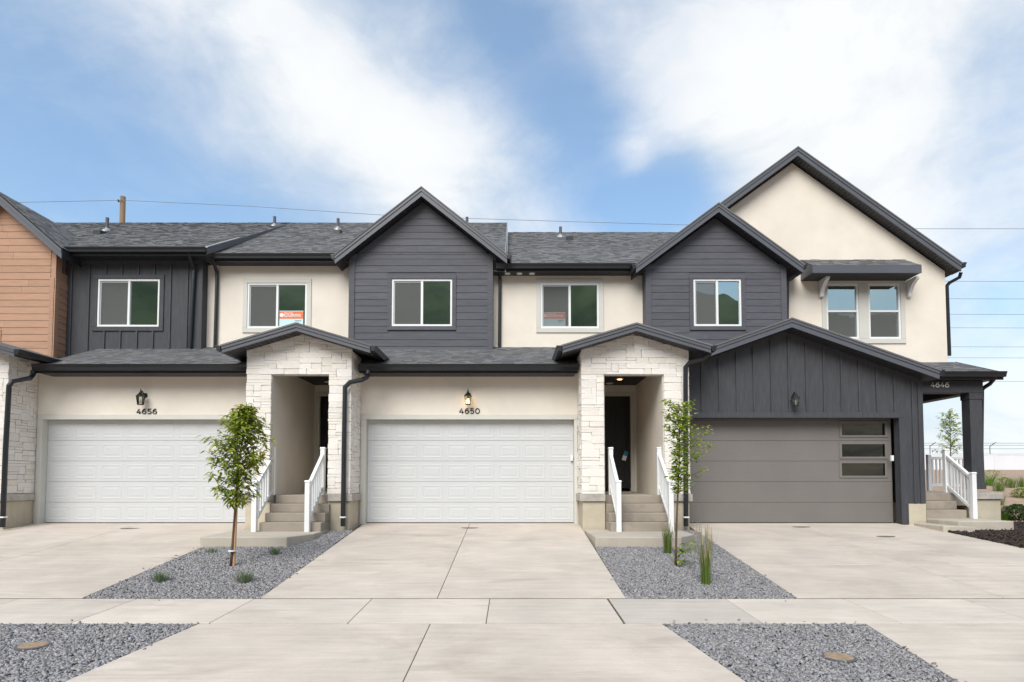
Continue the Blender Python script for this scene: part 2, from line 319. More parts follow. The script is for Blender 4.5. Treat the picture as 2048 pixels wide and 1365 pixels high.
# shingle courses laid as real lapped tabs on a plane: O origin at eave, U along the eave, V up the slope (unit vectors)
def shingles(parent, O, U, V, vlen, ulo, uhi, exposure=.14):
    mb = MB(); Nn = U.cross(V).normalized()
    if Nn.z < 0: Nn = -Nn
    v = 0; row = 0
    while v < vlen:
        v1 = min(v+exposure, vlen); a, b = ulo(v), uhi(v)
        if b-a > .02:
            u = a-random.random()*.2
            while u < b:
                w = random.uniform(.10, .24); u0, u1 = max(u, a), min(u+w, b); u += w
                if u1-u0 < .01: continue
                h = random.choice((.008, .012, .017)); p = lambda uu, vv, hh: O+U*uu+V*vv+Nn*hh
                mb.hexa([p(u0, v, 0), p(u1, v, 0), p(u1, v1, -.002), p(u0, v1, -.002)], [p(u0, v-.004, h), p(u1, v-.004, h), p(u1, v1+.004, .004), p(u0, v1+.004, .004)], random.random())
        v = v1; row += 1
    return mb.build('shingles', 'shingle', parent, kind='stuff', fix=False)
def slope_roof(house, name, x0, x1, ya, za, yb, zb, thick=.12, mat_='fascia'):
    """a roof plane rising away from the street, eave at (ya,za)"""
    d = MB().prismx([(ya, za-thick), (yb, zb-thick), (yb, zb-.012), (ya, za-.012)], x0, x1).build(name, mat_, house)
    s = Vector((0, yb-ya, zb-za)); shingles(d, Vector((x0, ya, za)), Vector((1, 0, 0)), s.normalized(), s.length, lambda v: 0, lambda v: x1-x0)
    return d
def gutter(house, x0, x1, yf, zt, h=.13, d=.125):
    o = MB().prismx([(yf+d, zt), (yf, zt), (yf+.008, zt-.035), (yf+.028, zt-.075), (yf+.034, zt-h), (yf+d, zt-h)], x0, x1).build('gutter', 'gutter', house, bevel=.004)
    MB().box(x0, x1, yf+d+.002, yf+d+.022, zt-.19, zt-.035).build('fascia', 'gutter', o)
    return o
def downspout(g, pts, r=.042, bands=()):
    o = MB().sweep(pts, r, 8, True).build('downspout', 'gutter', g, smooth=False)
    return o
def soffit_y(parent, x0, x1, y0, y1, z):
    """flat boxed eave: slats running towards the street"""
    mb = MB(); x = x0
    while x < x1-.01: mb.box(x+.004, min(x+.096, x1), y0, y1, z, z+.02); x += .1
    mb.box(x0, x1, y0, y1, z+.012, z+.03)
    return mb.build('soffit', 'soffit', parent, kind='stuff')
def gable(house, xa, za, xl, xr, slope, yf, yb, ywall, t=.17, sl=None, name='gable_roof', tabs=False):
    zl = za-slope*(xa-xl); zr = za-slope*(xr-xa); c = math.sqrt(1+slope*slope)
    d = MB().prism([(xl, zl-.02), (xa, za-.02), (xr, zr-.02), (xr, zr-t*c), (xa, za-t*c), (xl, zl-t*c)], yf+.022, yb).build(name, 'soffit', house)
    for sx, xe, ze in ((-1, xl, zl), (1, xr, zr)):
        h = t*c+.025
        MB().prism([(xa, za-.03), (xe, ze-.03), (xe, ze-h), (xa, za-h)], yf-.012, yf+.02).build('rake_board', 'fascia', d)
        MB().prism([(xa, za-.026), (xe, ze-.026), (xe, ze-.085*c), (xa, za-.085*c)], yf-.030, yf-.013).build('rake_trim', 'fascia', d)
        U = Vector((0, 1, 0)); V = Vector((xa-xe, 0, za-ze)); ln = V.length
        if tabs: shingles(d, Vector((xe+sx*.02, yf-.045, ze)), U, V.normalized(), ln, lambda v: 0, lambda v: yb-yf)
        else: MB().prism([(xa, za+.012), (xe+sx*.03, ze+.012-slope*.03), (xe+sx*.03, ze-.024-slope*.03), (xa, za-.024)], yf-.045, yb).build('shingle_edge', 'shingle', d)
        # sloping soffit slats under the overhang
        n = max(1, int(ln/.1)); mb = MB()
        for i in range(n):
            a, b = (i+.05)/n, (i+.95)/n; q = lambda k: (xa+(xe-xa)*k, za+(ze-za)*k-t*c)
            (ax, az), (bx, bz) = q(a), q(b); mb.prism([(ax, az), (bx, bz), (bx, bz-.014), (ax, az-.014)], yf+.022, ywall)
        mb.build('soffit', 'soffit', d, kind='stuff')
    return d
def eave_gutter(house, x, side, yf, yb, zt, h=.12, d=.12):
    """gutter running away from the street along the low side of a gable"""
    p = [(0, 0), (d, 0), (d-.008, -.03), (d-.03, -.07), (d-.035, -h), (0, -h)]
    return MB().prism([(x+side*a, zt+b) for a, b in p], yf, yb).build('gutter', 'gutter', house, bevel=.004)

def rect(px0, py0, px1, py1, Y):
    a = W(px0, py0, Y); b = W(px1, py1, Y); c = W((px0+px1)/2, (py0+py1)/2, Y); w = b.x-a.x
    cx = (W(px0, (py0+py1)/2, Y).x+W(px1, (py0+py1)/2, Y).x)/2
    return (cx-w/2, cx+w/2, b.z, a.z)
def hole(r): return [(r[0], r[2]), (r[1], r[2]), (r[1], r[3]), (r[0], r[3])]
def room(house, r, Y, deep=2.6, ex=.9, door=False):
    x0, x1, z0, z1 = r[0]-ex, r[1]+ex, r[2]-.9, r[3]+.35; y0, y1 = Y+.2, Y+deep
    m = MB(); m.add([(x0, y1, z0), (x1, y1, z0), (x1, y1, z1), (x0, y1, z1), (x0, y0, z0), (x1, y0, z0), (x1, y0, z1), (x0, y0, z1)], [(0, 1, 2, 3), (4, 0, 3, 7), (1, 5, 6, 2), (3, 2, 6, 7), (4, 5, 1, 0)])
    o = m.build('interior_room', 'room', house, fix=False)
    if door: MB().box(r[0]-.1, r[0]+.62, y1-.06, y1-.01, z0, r[3]-.28).build('interior_door', 'inner_door', o, bevel=.01)
def window(house, r, Y, trim=.1, tm='trim', kind='slider', proud=.03, screen=True):
    x0, x1, z0, z1 = r; w = MB(); f = .048
    fr = MB().prism(hole(r), Y-.012, Y+.07, [hole((x0+f, x1-f, z0+f, z1-f))]).build('window', 'white_vinyl', house, bevel=.004)
    if trim:
        for a in ((x0-trim, x1+trim, z1+.002, z1+trim), (x0-trim, x1+trim, z0-trim, z0-.002), (x0-trim, x0-.002, z0, z1), (x1+.002, x1+trim, z0, z1)):
            MB().box(a[0], a[1], Y-proud, Y+.03, a[2], a[3]).build('casing', tm, fr, bevel=.004)
    def pane(a, b, c, d, y):
        MB().add([(a, y, c), (b, y, c), (b, y, d), (a, y, d)], [(0, 1, 2, 3)]).build('pane', 'glass', fr, fix=False)
    if kind == 'slider':
        xm = (x0+x1)/2; MB().box(xm-.028, xm+.028, Y-.004, Y+.062, z0+f, z1-f).build('mullion', 'white_vinyl', fr, bevel=.003)
        pane(x0+f, xm-.028, z0+f, z1-f, Y+.055); pane(xm+.028, x1-f, z0+f, z1-f, Y+.035)
        if screen:
            s = (x0+f, xm-.028, z0+f, z1-f); MB().prism(hole(s), Y+.012, Y+.026, [hole((s[0]+.03, s[1]-.008, s[2]+.012, s[3]-.035))]).build('screen_frame', 'interior_sash', fr)
            MB().add([(s[0]+.03, Y+.019, s[2]+.012), (s[1]-.008, Y+.019, s[2]+.012), (s[1]-.008, Y+.019, s[3]-.035), (s[0]+.03, Y+.019, s[3]-.035)], [(0, 1, 2, 3)]).build('insect_screen', 'screen', fr, fix=False)
    elif kind == 'hung':
        zm = (z0+z1)/2; MB().box(x0+f, x1-f, Y-.004, Y+.062, zm-.026, zm+.026).build('meeting_rail', 'white_vinyl', fr, bevel=.003)
        pane(x0+f, x1-f, zm+.026, z1-f, Y+.03); pane(x0+f, x1-f, z0+f, zm-.026, Y+.05)
        s = (x0+f, x1-f, z0+f, zm-.026); MB().add([(s[0], Y+.02, s[2]), (s[1], Y+.02, s[2]), (s[1], Y+.02, s[3]), (s[0], Y+.02, s[3])], [(0, 1, 2, 3)]).build('insect_screen', 'screen', fr, fix=False)
    return fr
def siding(wall, lo, hi, z0, z1, Y, cut=None, m='siding', ex=.178):
    """lapped boards, one object each; lo/hi give the x limits at a height, cut = rectangle left free round a window"""
    z = z0
    while z < z1-.02:
        t = min(z+ex, z1)
        segs = [((lo(z), lo(t)), (hi(z), hi(t)))]
        if cut and t > cut[2]+.01 and z < cut[3]-.01: segs = [(segs[0][0], (cut[0], cut[0])), ((cut[1], cut[1]), segs[0][1])]
        out = []
        for (a0, a1), (b0, b1) in segs:
            if min(b0-a0, b1-a1) > 1.6 and random.random() < .45:
                k = a0+(b0-a0)*random.uniform(.2, .8); out += [((a0, a1), (k-.002, k-.002)), ((k+.002, k+.002), (b0, b1))]
            else: out.append(((a0, a1), (b0, b1)))
        for (a0, a1), (b0, b1) in out:
            if b0-a0 < .03: continue
            if b1 < a1: a1 = b1 = (a1+b1)/2
            MB().add([(a0, Y-.016, z), (b0, Y-.016, z), (b0, Y, z), (a0, Y, z), (a1, Y-.006, t+.004), (b1, Y-.006, t+.004), (b1, Y, t+.004), (a1, Y, t+.004)],
                     [(0, 3, 2, 1), (4, 5, 6, 7), (0, 1, 5, 4), (1, 2, 6, 5), (2, 3, 7, 6), (3, 0, 4, 7)]).build('siding_board', m, wall)
        z += ex
# ---- stone veneer: random ashlar packing, one object per stone, eight shared rough blocks
def rough_block(k):
    rs = random.Random(k); bm = bmesh.new(); bmesh.ops.create_cube(bm, size=1)
    bmesh.ops.bevel(bm, geom=bm.edges[:], offset=.05, segments=1, affect='EDGES')
    for v in bm.verts:
        v.co += Vector((rs.uniform(-.02, .02), rs.uniform(-.07, .04) if v.co.y < 0 else 0, rs.uniform(-.03, .03)))
    bmesh.ops.recalc_face_normals(bm, faces=bm.faces); me = bpy.data.meshes.new('stone'); bm.to_mesh(me); bm.free(); me.materials.append(M['stone']); return me
BLOCKS = [rough_block(k) for k in range(8)]
def pack(width, height, free, cw=.055, ch=.062, heights=(1, 1, 2, 2, 2, 3), widths=(3, 10)):
    nc, nr = int(round(width/cw)), int(round(height/ch)); cw, ch = width/nc, height/nr
    g = [[free((c+.5)*cw, (r+.5)*ch) for c in range(nc)] for r in range(nr)]; out = []
    for r in range(nr):
        for c in range(nc):
            if not g[r][c]: continue
            w = random.randint(*widths); h = random.choice(heights); k = 0
            while k < w and c+k < nc and g[r][c+k]: k += 1
            rest = 0
            while c+k+rest < nc and g[r][c+k+rest] and rest < 2: rest += 1
            if rest and rest < 2 and c+k+rest < nc and not g[r][c+k+rest]: k += rest
            hh = 1
            while hh < h and r+hh < nr and all(g[r+hh][c+i] for i in range(k)): hh += 1
            for i in range(hh):
                for j in range(k): g[r+i][c+j] = False
            out.append((c*cw, r*ch, k*cw, hh*ch))
    return out
def stones_front(part, x0, z0, width, height, free, Y, depth=.07):
    for u, v, w, h in pack(width, height, free):
        o = link('stone', random.choice(BLOCKS), part, loc=(x0+u+w/2, Y+depth/2+random.uniform(-.008, .008), z0+v+h/2), scale=(w-.003, depth, h-.003))
def stones_side(part, y0, z0, width, height, X, side, depth=.07):
    for u, v, w, h in pack(width, height, lambda a, b: True, widths=(3, 6)):
        o = link('stone', random.choice(BLOCKS), part, loc=(X-side*(depth/2+random.uniform(-.010, .010)), y0+u+w/2, z0+v+h/2), scale=(w-.006, depth, h-.006)); o.rotation_euler = (0, 0, side*math.pi/2)

# ------------------------------------------------------------------ key planes (metres from the camera)
YG, YW, YS, YB = 14.2, 14.05, 13.2, 13.9        # garage doors, stucco garage wall, stone porch front, batten garage wall
Y1, Y2, Y3, YA, Y5 = 15.6, 15.85, 15.5, 15.2, 15.95   # upper storeys: batten, stucco, slate bays, brown, end gable
FLOOR = .68
ridgeB = (21.0, W(700, 446, 21).z); ridgeC = (21.0, W(1180, 465, 21).z)

# ================================================================== SETTING
def zsheet(x, y):
    z = (zg(y) if y < 14.05 else 0)-.16
    if y > 18: z += (y-18)/27*1.45 if y < 45 else 1.45
    if x > 10.2 and y > 14: z += max(0, min(.5, (y-14.5)*.06))*min(1, (x-10.2)/2)
    if y < -60: z += hillz(x, y)
    return z
def hillz(x, y):
    d = math.hypot(x, y-15); az = math.degrees(math.atan2(x, -(y-15)))
    k = [(-60, 11), (-38, 17), (-15, 21), (10, 21), (17, 17.2), (22, 15.9), (28, 13.7), (34, 12.9), (60, 10)]
    el = k[0][1] if az < k[0][0] else k[-1][1]
    for (a, ea), (b, eb) in zip(k, k[1:]):
        if a <= az <= b: el = ea+(eb-ea)*(az-a)/(b-a)
    el += .7*math.sin(az*.9)+.4*math.sin(az*2.3+1)
    s = max(0, min(1, (d-110)/420)); s = s*s*(3-2*s)
    return math.tan(R(el))*min(d, 530)*s+3*math.sin(x*.03)*math.cos(y*.027)*s
xs = np.unique(np.concatenate([np.linspace(-2500, -60, 40), np.linspace(-60, 60, 49), np.linspace(60, 2500, 40)])); ys = np.unique(np.concatenate([np.linspace(-1200, -60, 40), np.linspace(-60, 0, 6), np.linspace(0, 3.2, 3), [3.6, 6.79, 7.97, 10, 12, 14.05], np.linspace(14.5, 60, 30), np.linspace(60, 2500, 20)]))
v = [(x, y, zsheet(x, y)) for y in ys for x in xs]; nx = len(xs)
f = [(j*nx+i, j*nx+i+1, (j+1)*nx+i+1, (j+1)*nx+i) for j in range(len(ys)-1) for i in range(nx-1)]
near = [q for q in f if v[q[0]][1] >= -60]; far = [q for q in f if v[q[0]][1] < -60]
g = MB(); g.add(v, near); struct(g.build('ground', 'dirt', fix=False, smooth=True))
g = MB(); g.add(v, far); struct(g.build('hills', 'hill', fix=False, smooth=True))
struct(MB().box(-300, 300, -7, 3.3, -1.1, -.84).build('road', 'road'))
struct(MB().box(-300, 300, 3.3, 3.62, -1.1, -.73).build('kerb', 'walkc', bevel=.03))

def slab(parent, pts, m='conc', th=.09, name='slab', bevel=.006, lift=0):
    bot = [(x, y, zg(y)+lift-th) for x, y in pts]; top = [(x, y, zg(y)+lift) for x, y in pts]
    return MB().hexa(bot, top).build(name, m, parent, bevel=bevel)
def bedding(name, pts, m='joint', dz=-.012):
    bot = [(x, y, zg(y)+dz-.08) for x, y in pts]; top = [(x, y, zg(y)+dz) for x, y in pts]
    return struct(MB().hexa(bot, top).build(name, m))
g = .004
# driveways (structure) with their concrete slabs as pieces; splits at the sawn joints
def driveway(xl0, xl1, xr0, xr1, xj, yj, y0=8.0, y1=14.19, name='driveway'):
    """xl0/xr0 edges at the pavement, xl1/xr1 at the garage"""
    base = bedding(name, [(xl0+.01, y0), (xr0-.01, y0), (xr1-.01, y1), (xl1+.01, y1)])
    ex = lambda a, b, y: a+(b-a)*(y-y0)/(y1-y0)
    cuts = [y0]+yj+[14.05, y1]
    for a, b in zip(cuts, cuts[1:]):
        if b-a < .2:
            slab(base, [(ex(xl0, xl1, a), a), (ex(xr0, xr1, a), a), (ex(xr0, xr1, b), b), (ex(xl0, xl1, b), b)], bevel=0); continue
        k = .014 if b < 14 else 0
        slab(base, [(ex(xl0, xl1, a), a+.01), (xj-g, a+.01), (xj-g, b-k), (ex(xl0, xl1, b), b-k)])
        slab(base, [(xj+g, a+.01), (ex(xr0, xr1, a), a+.01), (ex(xr0, xr1, b), b-k), (xj+g, b-k)])
    return base
D1 = driveway(-11.25, -11.35, -5.68, -5.93, -8.6, [9.95]); D2 = driveway(-3.32, -3.45, 1.50, 1.56, -.985, [9.45]); D3 = driveway(3.77, 4.05, 10.6, 9.25, 6.5, [9.9])
for d_, px, py in ((D1, 258, 1057), (D2, 938, 1056), (D3, 1600, 1054), (D3, 1768, 1073)):
    p = on_ground(px, py); n = 9; mb = MB()
    pts = [(p.x+(.20+.05*random.random())*math.cos(t)*(1 if math.cos(t) > 0 else .8), p.y+.10*math.sin(t)*(1.2 if math.sin(t) < 0 else .35)) for t in [2*math.pi*k/n for k in range(n)]]
    mb.hexa([(x, y, zg(y)+.0015) for x, y in pts], [(x, y, zg(y)+.004) for x, y in pts]).build('damp_patch', 'stain', d_)
swb = bedding('sidewalk', [(-40, 6.73), (40, 6.73), (40, 8.03), (-40, 8.03)])
for k in range(-8, 8):
    a = -.29+1.547*k; b = a+1.547; gl = .013 if k == 1 else g; gr = .013 if k == 0 else g
    slab(swb, [(a+gl, 6.79), (b-gr, 6.79), (b-gr, 7.95), (a+gl, 7.95)], 'greyc' if k == 1 else 'walkc')
def apron(x0, x1, xj, f0, f1):
    b = bedding('driveway_apron', [(f0+.02, 3.66), (f1-.02, 3.66), (x1-.01, 6.775), (x0+.01, 6.775)]); ym = 5.0
    e = lambda a, c, y: a+(c-a)*(y-3.64)/(6.755-3.64)
    slab(b, [(f0, 3.64), (xj-g, 3.64), (xj-g, 6.755), (x0, 6.755)]); slab(b, [(xj+g, 3.64), (f1, 3.64), (x1, 6.755), (xj+g, 6.755)]); return b
A2 = apron(-3.49, 1.67, -.91, -3.95, 2.2); A3 = apron(3.94, 10.7, 7.0, 3.55, 11.2); A1 = apron(-11.2, -5.9, -8.5, -11.6, -5.45)

# entrance pads and steps
def pad(pts, top, name, label):
    lo = min(zg(y) for _, y in pts)-.06
    return tag(MB().hexa([(x, y, lo) for x, y in pts], [(x, y, top) for x, y in pts]).build(name, 'padc', bevel=.018), label, 'concrete pad')
PADZ = -.06
pad([(-5.9, 11.39), (-4.25, 11.39), (-3.98, 12.1), (-3.98, 13.1), (-5.9, 13.1)], PADZ, 'landing_pad', 'low concrete landing pad behind the staked sapling, left entry')
pad([(1.575, 11.39), (3.2, 11.39), (3.62, 12.0), (3.62, 13.1), (1.575, 13.1)], PADZ, 'landing_pad', 'low concrete landing pad behind the thin sapling, middle entry')
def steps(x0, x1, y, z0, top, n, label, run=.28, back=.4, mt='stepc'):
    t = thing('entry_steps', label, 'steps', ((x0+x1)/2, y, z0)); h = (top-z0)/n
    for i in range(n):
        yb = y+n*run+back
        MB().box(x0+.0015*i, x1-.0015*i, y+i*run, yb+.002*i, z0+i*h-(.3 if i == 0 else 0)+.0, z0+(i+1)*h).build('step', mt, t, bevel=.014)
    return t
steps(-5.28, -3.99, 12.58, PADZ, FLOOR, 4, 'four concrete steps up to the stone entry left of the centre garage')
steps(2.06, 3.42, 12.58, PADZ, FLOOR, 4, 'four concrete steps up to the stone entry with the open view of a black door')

# ================================================================== HOUSES
HA = thing('townhouse', 'townhouse with brown lap siding, cut off by the left edge of the photo', 'townhouse', (-12.4, 14.5, 0), 'row of townhouses')
HB = thing('townhouse', 'townhouse numbered 4656 with charcoal batten and cream stucco upper floor', 'townhouse', (-7.3, 14.5, 0), 'row of townhouses')
HC = thing('townhouse', 'townhouse numbered 4650 with slate gable over the centre white garage', 'townhouse', (-.5, 14.5, 0), 'row of townhouses')
HD = thing('townhouse', 'end townhouse numbered 4646 with grey garage door and tall cream gable', 'townhouse', (7.5, 14.5, 0), 'row of townhouses')

# ---- stone porch shared design
def porch(house, x0, x1, o0, o1, ctr, door_right, left_side=True, right_side=True, alcove=True, lower=0):
    """stone porch: veneer x0..x1, opening o0..o1"""
    oz = W(CX, 751, YS).z; ap = W(CX, 647, YS-.36).z-lower; sl = .30
    topf = lambda x: ap-.17*1.05-sl*abs(x-ctr)+.02
    zb = FLOOR+.03
    core = [(x0+.06, zb), (o0, zb), (o0, oz), (o1, oz), (o1, zb), (x1-.06, zb), (x1-.06, topf(x1)), (ctr, topf(ctr)), (x0+.06, topf(x0))]
    st = MB().prism(core, YS+.045, YS+.12).build('stone_porch', 'mortar', house)
    for a, b, xt in ((x0+.06, o0-.001, x0), (o1+.001, x1-.06, x1)): MB().box(a, b, YS+.121, YW+.1, zb, topf(xt)).build('pier_core', 'mortar', st)
    w, h = x1-x0, ap-zb
    def free(u, v):
        x, z = x0+u, zb+v
        if o0 < x < o1 and z < oz: return False
        return z-.03 < topf(x)
    stones_front(st, x0, zb, w, h, free, YS)
    for X, side, on in ((x0, -1, left_side), (x1, 1, right_side)):
        if on: stones_side(st, YS+.075, zb, YW-YS-.08, topf(X)-zb-.02, X, side)
    # opening lined with smooth stucco, base with capstone
    for a, b in ((x0, o0), (o1, x1)):
        MB().box(a+.02*(a == x0), b-.02*(b == x1), YS+.03, YW+.12, -.5, .54).build('foundation', 'foundation', house, bevel=.01)
        MB().box(a-.045*(a == x0), b+.045*(b == x1), YS-.02, YW-.035, .545, .705).build('capstone', 'cap', st, bevel=.012)
    if alcove:
        YD = 16.1; cz = EYE+2.55
        MB().box(o0-.10, o0+.002, YS+.085, YD, FLOOR, cz).build('alcove_wall', 'stucco', house); MB().box(o1-.002, o1+.10, YS+.085, YD, FLOOR, cz).build('alcove_wall', 'stucco', house)
        MB().box(o0+.003, o1-.003, YS+.07, YS+.12, oz+.001, cz).build('lintel', 'stucco', house)
        MB().box(o0-.1, o1+.1, 13.5, YD+.1, FLOOR-.3, FLOOR-.001).build('porch_floor', 'stepc', house)
        x = o0
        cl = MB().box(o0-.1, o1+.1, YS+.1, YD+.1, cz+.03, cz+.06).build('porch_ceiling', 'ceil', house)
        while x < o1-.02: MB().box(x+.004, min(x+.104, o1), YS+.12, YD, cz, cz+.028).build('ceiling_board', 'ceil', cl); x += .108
        dx0, dx1 = (o0+.14, o0+1.05) if not door_right else (o1-1.06, o1-.15)
        dz0, dz1 = FLOOR+.12, FLOOR+.12+2.48
        MB().prism(hole((o0-.1, o1+.1, FLOOR, cz)), YD, YD+.15, [hole((dx0, dx1, FLOOR+.02, dz1))]).build('back_wall', 'stucco', house)
        dr = MB().box(dx0+.004, dx1-.004, YD+.05, YD+.095, dz0, dz1-.004).build('front_door', 'dark_door', house, bevel=.004)
        for a, b, c, d in ((.14, .40, .18, .85), (.52, .78, .18, .85), (.14, .40, 1.0, 2.25), (.52, .78, 1.0, 2.25)):
            MB().box(dx0+a, dx0+b, YD+.038, YD+.052, dz0+c, dz0+d).build('door_panel', 'dark_door', dr, bevel=.012)
        for a in ((dx0-.11, dx0-.001, FLOOR+.02, dz1+.11), (dx1+.001, dx1+.11, FLOOR+.02, dz1+.11), (dx0-.001, dx1+.001, dz1+.001, dz1+.11)):
            MB().box(a[0], a[1], YD-.02, YD+.06, a[2], a[3]).build('door_casing', 'trim', dr, bevel=.004)
        MB().box(dx0, dx1, YD-.06, YD+.14, FLOOR, dz0-.004).build('threshold', 'cap', dr)
        hx = dx1-.07 if door_right else dx0+.07
        for zz, r_ in ((dz0+.98, .03), (dz0+1.12, .028)):
            MB().lathe((0, 0, 0), [(r_, 0), (r_, .02), (.012, .024), (.012, .05), (r_*.9, .055), (r_*.8, .075), (.004, .078)], 12).build('door_knob' if zz < dz0+1.1 else 'deadbolt', 'steel', dr, smooth=True)
            o = dr.children[-1]; o.rotation_euler = (R(90), 0, 0); o.location = (hx, YD+.05, zz)
    # roof
    rf = gable(house, ctr, ap, ctr-1.6, ctr+1.6, sl, YS-.36, 15.8, YS+.0, t=.135, name='porch_roof')
    ze = ap-sl*1.6
    for sx in (-1, 1): eave_gutter(house, ctr+sx*1.615, sx, YS-.40, 14.6, ze-.01)
    return dict(eave=ze, ctr=ctr)
# ---- A: brown house at the left edge
pA = porch(HA, -13.6, -11.155, -12.85, -11.72, -12.33, True, left_side=False, lower=.08)
corner = W(110, 600, YA).x
xaA, zaA = XZ(-13, 378, YA-.3)
wallA = MB().prism([(-14.9, 2.2), (corner, 2.2), (corner, zaA-.86*(corner-xaA)-.2), (xaA, zaA-.2), (-14.9, zaA-.86*2.2-.2)], YA, YA+.2).build('siding_wall', 'brown', HA)
siding(wallA, lambda z: -14.2, lambda z: corner-.13 if z < zaA-.86*(corner-xaA)-.2 else xaA+max(.02, (zaA-z-.2)/.86), 2.6, zaA-.35, YA, cut=(-14.3, W(6, 600, YA).x, 3.3, 4.85), m='brown')
for a in ((W(-8, 600, YA).x, W(6, 600, YA).x, 3.3, 4.85),): MB().box(a[0], a[1], YA-.03, YA-.001, a[2], a[3]).build('casing', 'brown', wallA)
MB().box(corner-.13, corner, YA-.028, YA-.001, 2.4, 6.2).build('corner_board', 'brown', wallA, bevel=.003)
sideA = MB().box(corner-.1, corner-.001, YA+.2, Y1+.3, 2.2, 6.4).build('return_wall', 'brown', HA)
z = 2.6
while z < 6.1:
    MB().add([(corner+.02, YA+.11, z), (corner+.02, Y1+.2, z), (corner, Y1+.2, z), (corner, YA+.11, z), (corner+.005, YA+.11, z+.182), (corner+.005, Y1+.2, z+.182), (corner, Y1+.2, z+.182), (corner, YA+.11, z+.182)],
             [(0, 3, 2, 1), (4, 5, 6, 7), (0, 1, 5, 4), (1, 2, 6, 5), (2, 3, 7, 6), (3, 0, 4, 7)]).build('siding_board', 'brown', sideA); z += .178
MB().box(corner-.02, corner+.024, YA-.028, YA+.10, 2.4, 6.2).build('corner_board', 'brown', sideA, bevel=.003)
gable(HA, xaA, zaA, xaA-1.9, W(124, 497, YA-.3).x, .86, YA-.3, 18.6, YA, tabs=True, t=.18)
# ---- B: 4656
eB1 = (Y1-.42, W(250, 497, Y1-.42).z); eB2 = (Y2-.36, W(550, 510, Y2-.36).z)
xB0 = corner-.3; xB1 = W(405, 600, Y1).x; xB2 = W(698, 600, Y3).x; xstep = -.19
s0 = (ridgeB[1]-eB1[1])/(ridgeB[0]-eB1[0]); slope_roof(HB, 'main_roof', xB0-6, corner+.05, 15.9, eB1[1]+s0*(15.9-eB1[0]), *ridgeB)
rB1 = slope_roof(HB, 'main_roof', corner+.052, W(412, 497, Y1-.42).x, eB1[0], eB1[1], *ridgeB)
rB2 = slope_roof(HB, 'main_roof', W(412, 497, Y1-.42).x+.003, xB2, eB2[0], eB2[1], *ridgeB)
rC1 = slope_roof(HC, 'main_roof', xB2+.003, xstep, eB2[0], eB2[1], *ridgeB)
xr = W(412, 497, Y1-.42).x
d = MB().prismx([(eB1[0], eB1[1]-.16), (ridgeB[0], ridgeB[1]-.16), (ridgeB[0], ridgeB[1]+.006), (eB1[0], eB1[1]+.012)], xr+.001, xr+.035).build('rake_board', 'fascia', rB1)
MB().prismx([(eB1[0]-.02, eB1[1]+.013), (eB1[0]+1.8, eB1[1]+.013+1.8*(ridgeB[1]-eB1[1])/(ridgeB[0]-eB1[0])), (eB1[0]+1.8, eB1[1]+.035+1.8*(ridgeB[1]-eB1[1])/(ridgeB[0]-eB1[0])), (eB1[0]-.02, eB1[1]+.035)], xr-.03, xr+.05).build('flashing', 'flash', rB1)
g1 = gutter(HB, corner+.12, xr+.02, eB1[0]-.11, eB1[1]+.01); soffit_y(g1, corner+.02, xr, eB1[0]+.02, Y1, eB1[1]-.17)
g2 = gutter(HB, xr+.06, xB2-.25, eB2[0]-.11, eB2[1]+.01); soffit_y(g2, xr+.02, xB2, eB2[0]+.02, Y2, eB2[1]-.17)
rw1 = rect(197, 559, 318, 654, Y1)
wB1 = MB().prism([(corner-.05, 3.7), (xB1, 3.7), (xB1, eB1[1]-.15), (corner-.05, eB1[1]-.15)], Y1, Y1+.2, [hole(rw1)]).build('batten_wall', 'batten', HB)
MB().box(xB1-.10, xB1, Y1+.2, Y2+.1, 3.7, eB1[1]-.12).build('return_wall', 'batten', HB)
def battens(wall, xs, z0, z1, Y, cut=None, m='batten'):
    for x in xs:
        t = z1(x) if callable(z1) else z1; b = z0(x) if callable(z0) else z0
        segs = [(b, t)]
        if cut and cut[0]-.02 < x < cut[1]+.02: segs = [(b, cut[2]), (cut[3], t)]
        for a, c in segs:
            if c-a > .05: MB().box(x-.023, x+.023, Y-.03, Y-.0005, a, c).build('batten', m, wall, bevel=.003)
tr = .115; battens(wB1, [W(p, 600, Y1).x for p in (143, 178, 211, 243, 276, 308, 341, 375)], 3.75, eB1[1]-.27, Y1, (rw1[0]-tr, rw1[1]+tr, rw1[2]-tr, rw1[3]+tr))
MB().box(corner+.03, xB1-.002, Y1-.026, Y1-.001, eB1[1]-.27, eB1[1]-.17).build('frieze_board', 'batten', wB1, bevel=.003); MB().box(xB1-.09, xB1+.004, Y1-.028, Y1-.0006, 3.75, eB1[1]-.275).build('corner_board', 'batten', wB1, bevel=.003)
window(HB, rw1, Y1, .115, 'batten'); room(HB, rw1, Y1)
rw2 = rect(496, 567, 613, 657, Y2)
MB().prism([(xB1-.05, 3.7), (xB2+.02, 3.7), (xB2+.02, eB2[1]-.15), (xB1-.05, eB2[1]-.15)], Y2, Y2+.2, [hole(rw2)]).build('stucco_wall', 'stucco', HB)
window(HB, rw2, Y2, .12, 'trim'); room(HB, rw2, Y2, 2.4, .7, door=True)
p0 = W(377, 507, Y1-.40); a = W(388, 540, Y1-.06); downspout(g1, [p0+Vector((0, 0, .02)), p0+Vector((0, .02, -.04)), a, W(387, 560, Y1-.06), W(380, 696, Y1-.06)])
p0 = W(425, 517, Y2-.36); downspout(g2, [p0+Vector((0, 0, .02)), p0+Vector((0, .02, -.04)), W(434, 545, Y2-.06), W(434, 560, Y2-.06), W(430, 697, Y2-.06)])
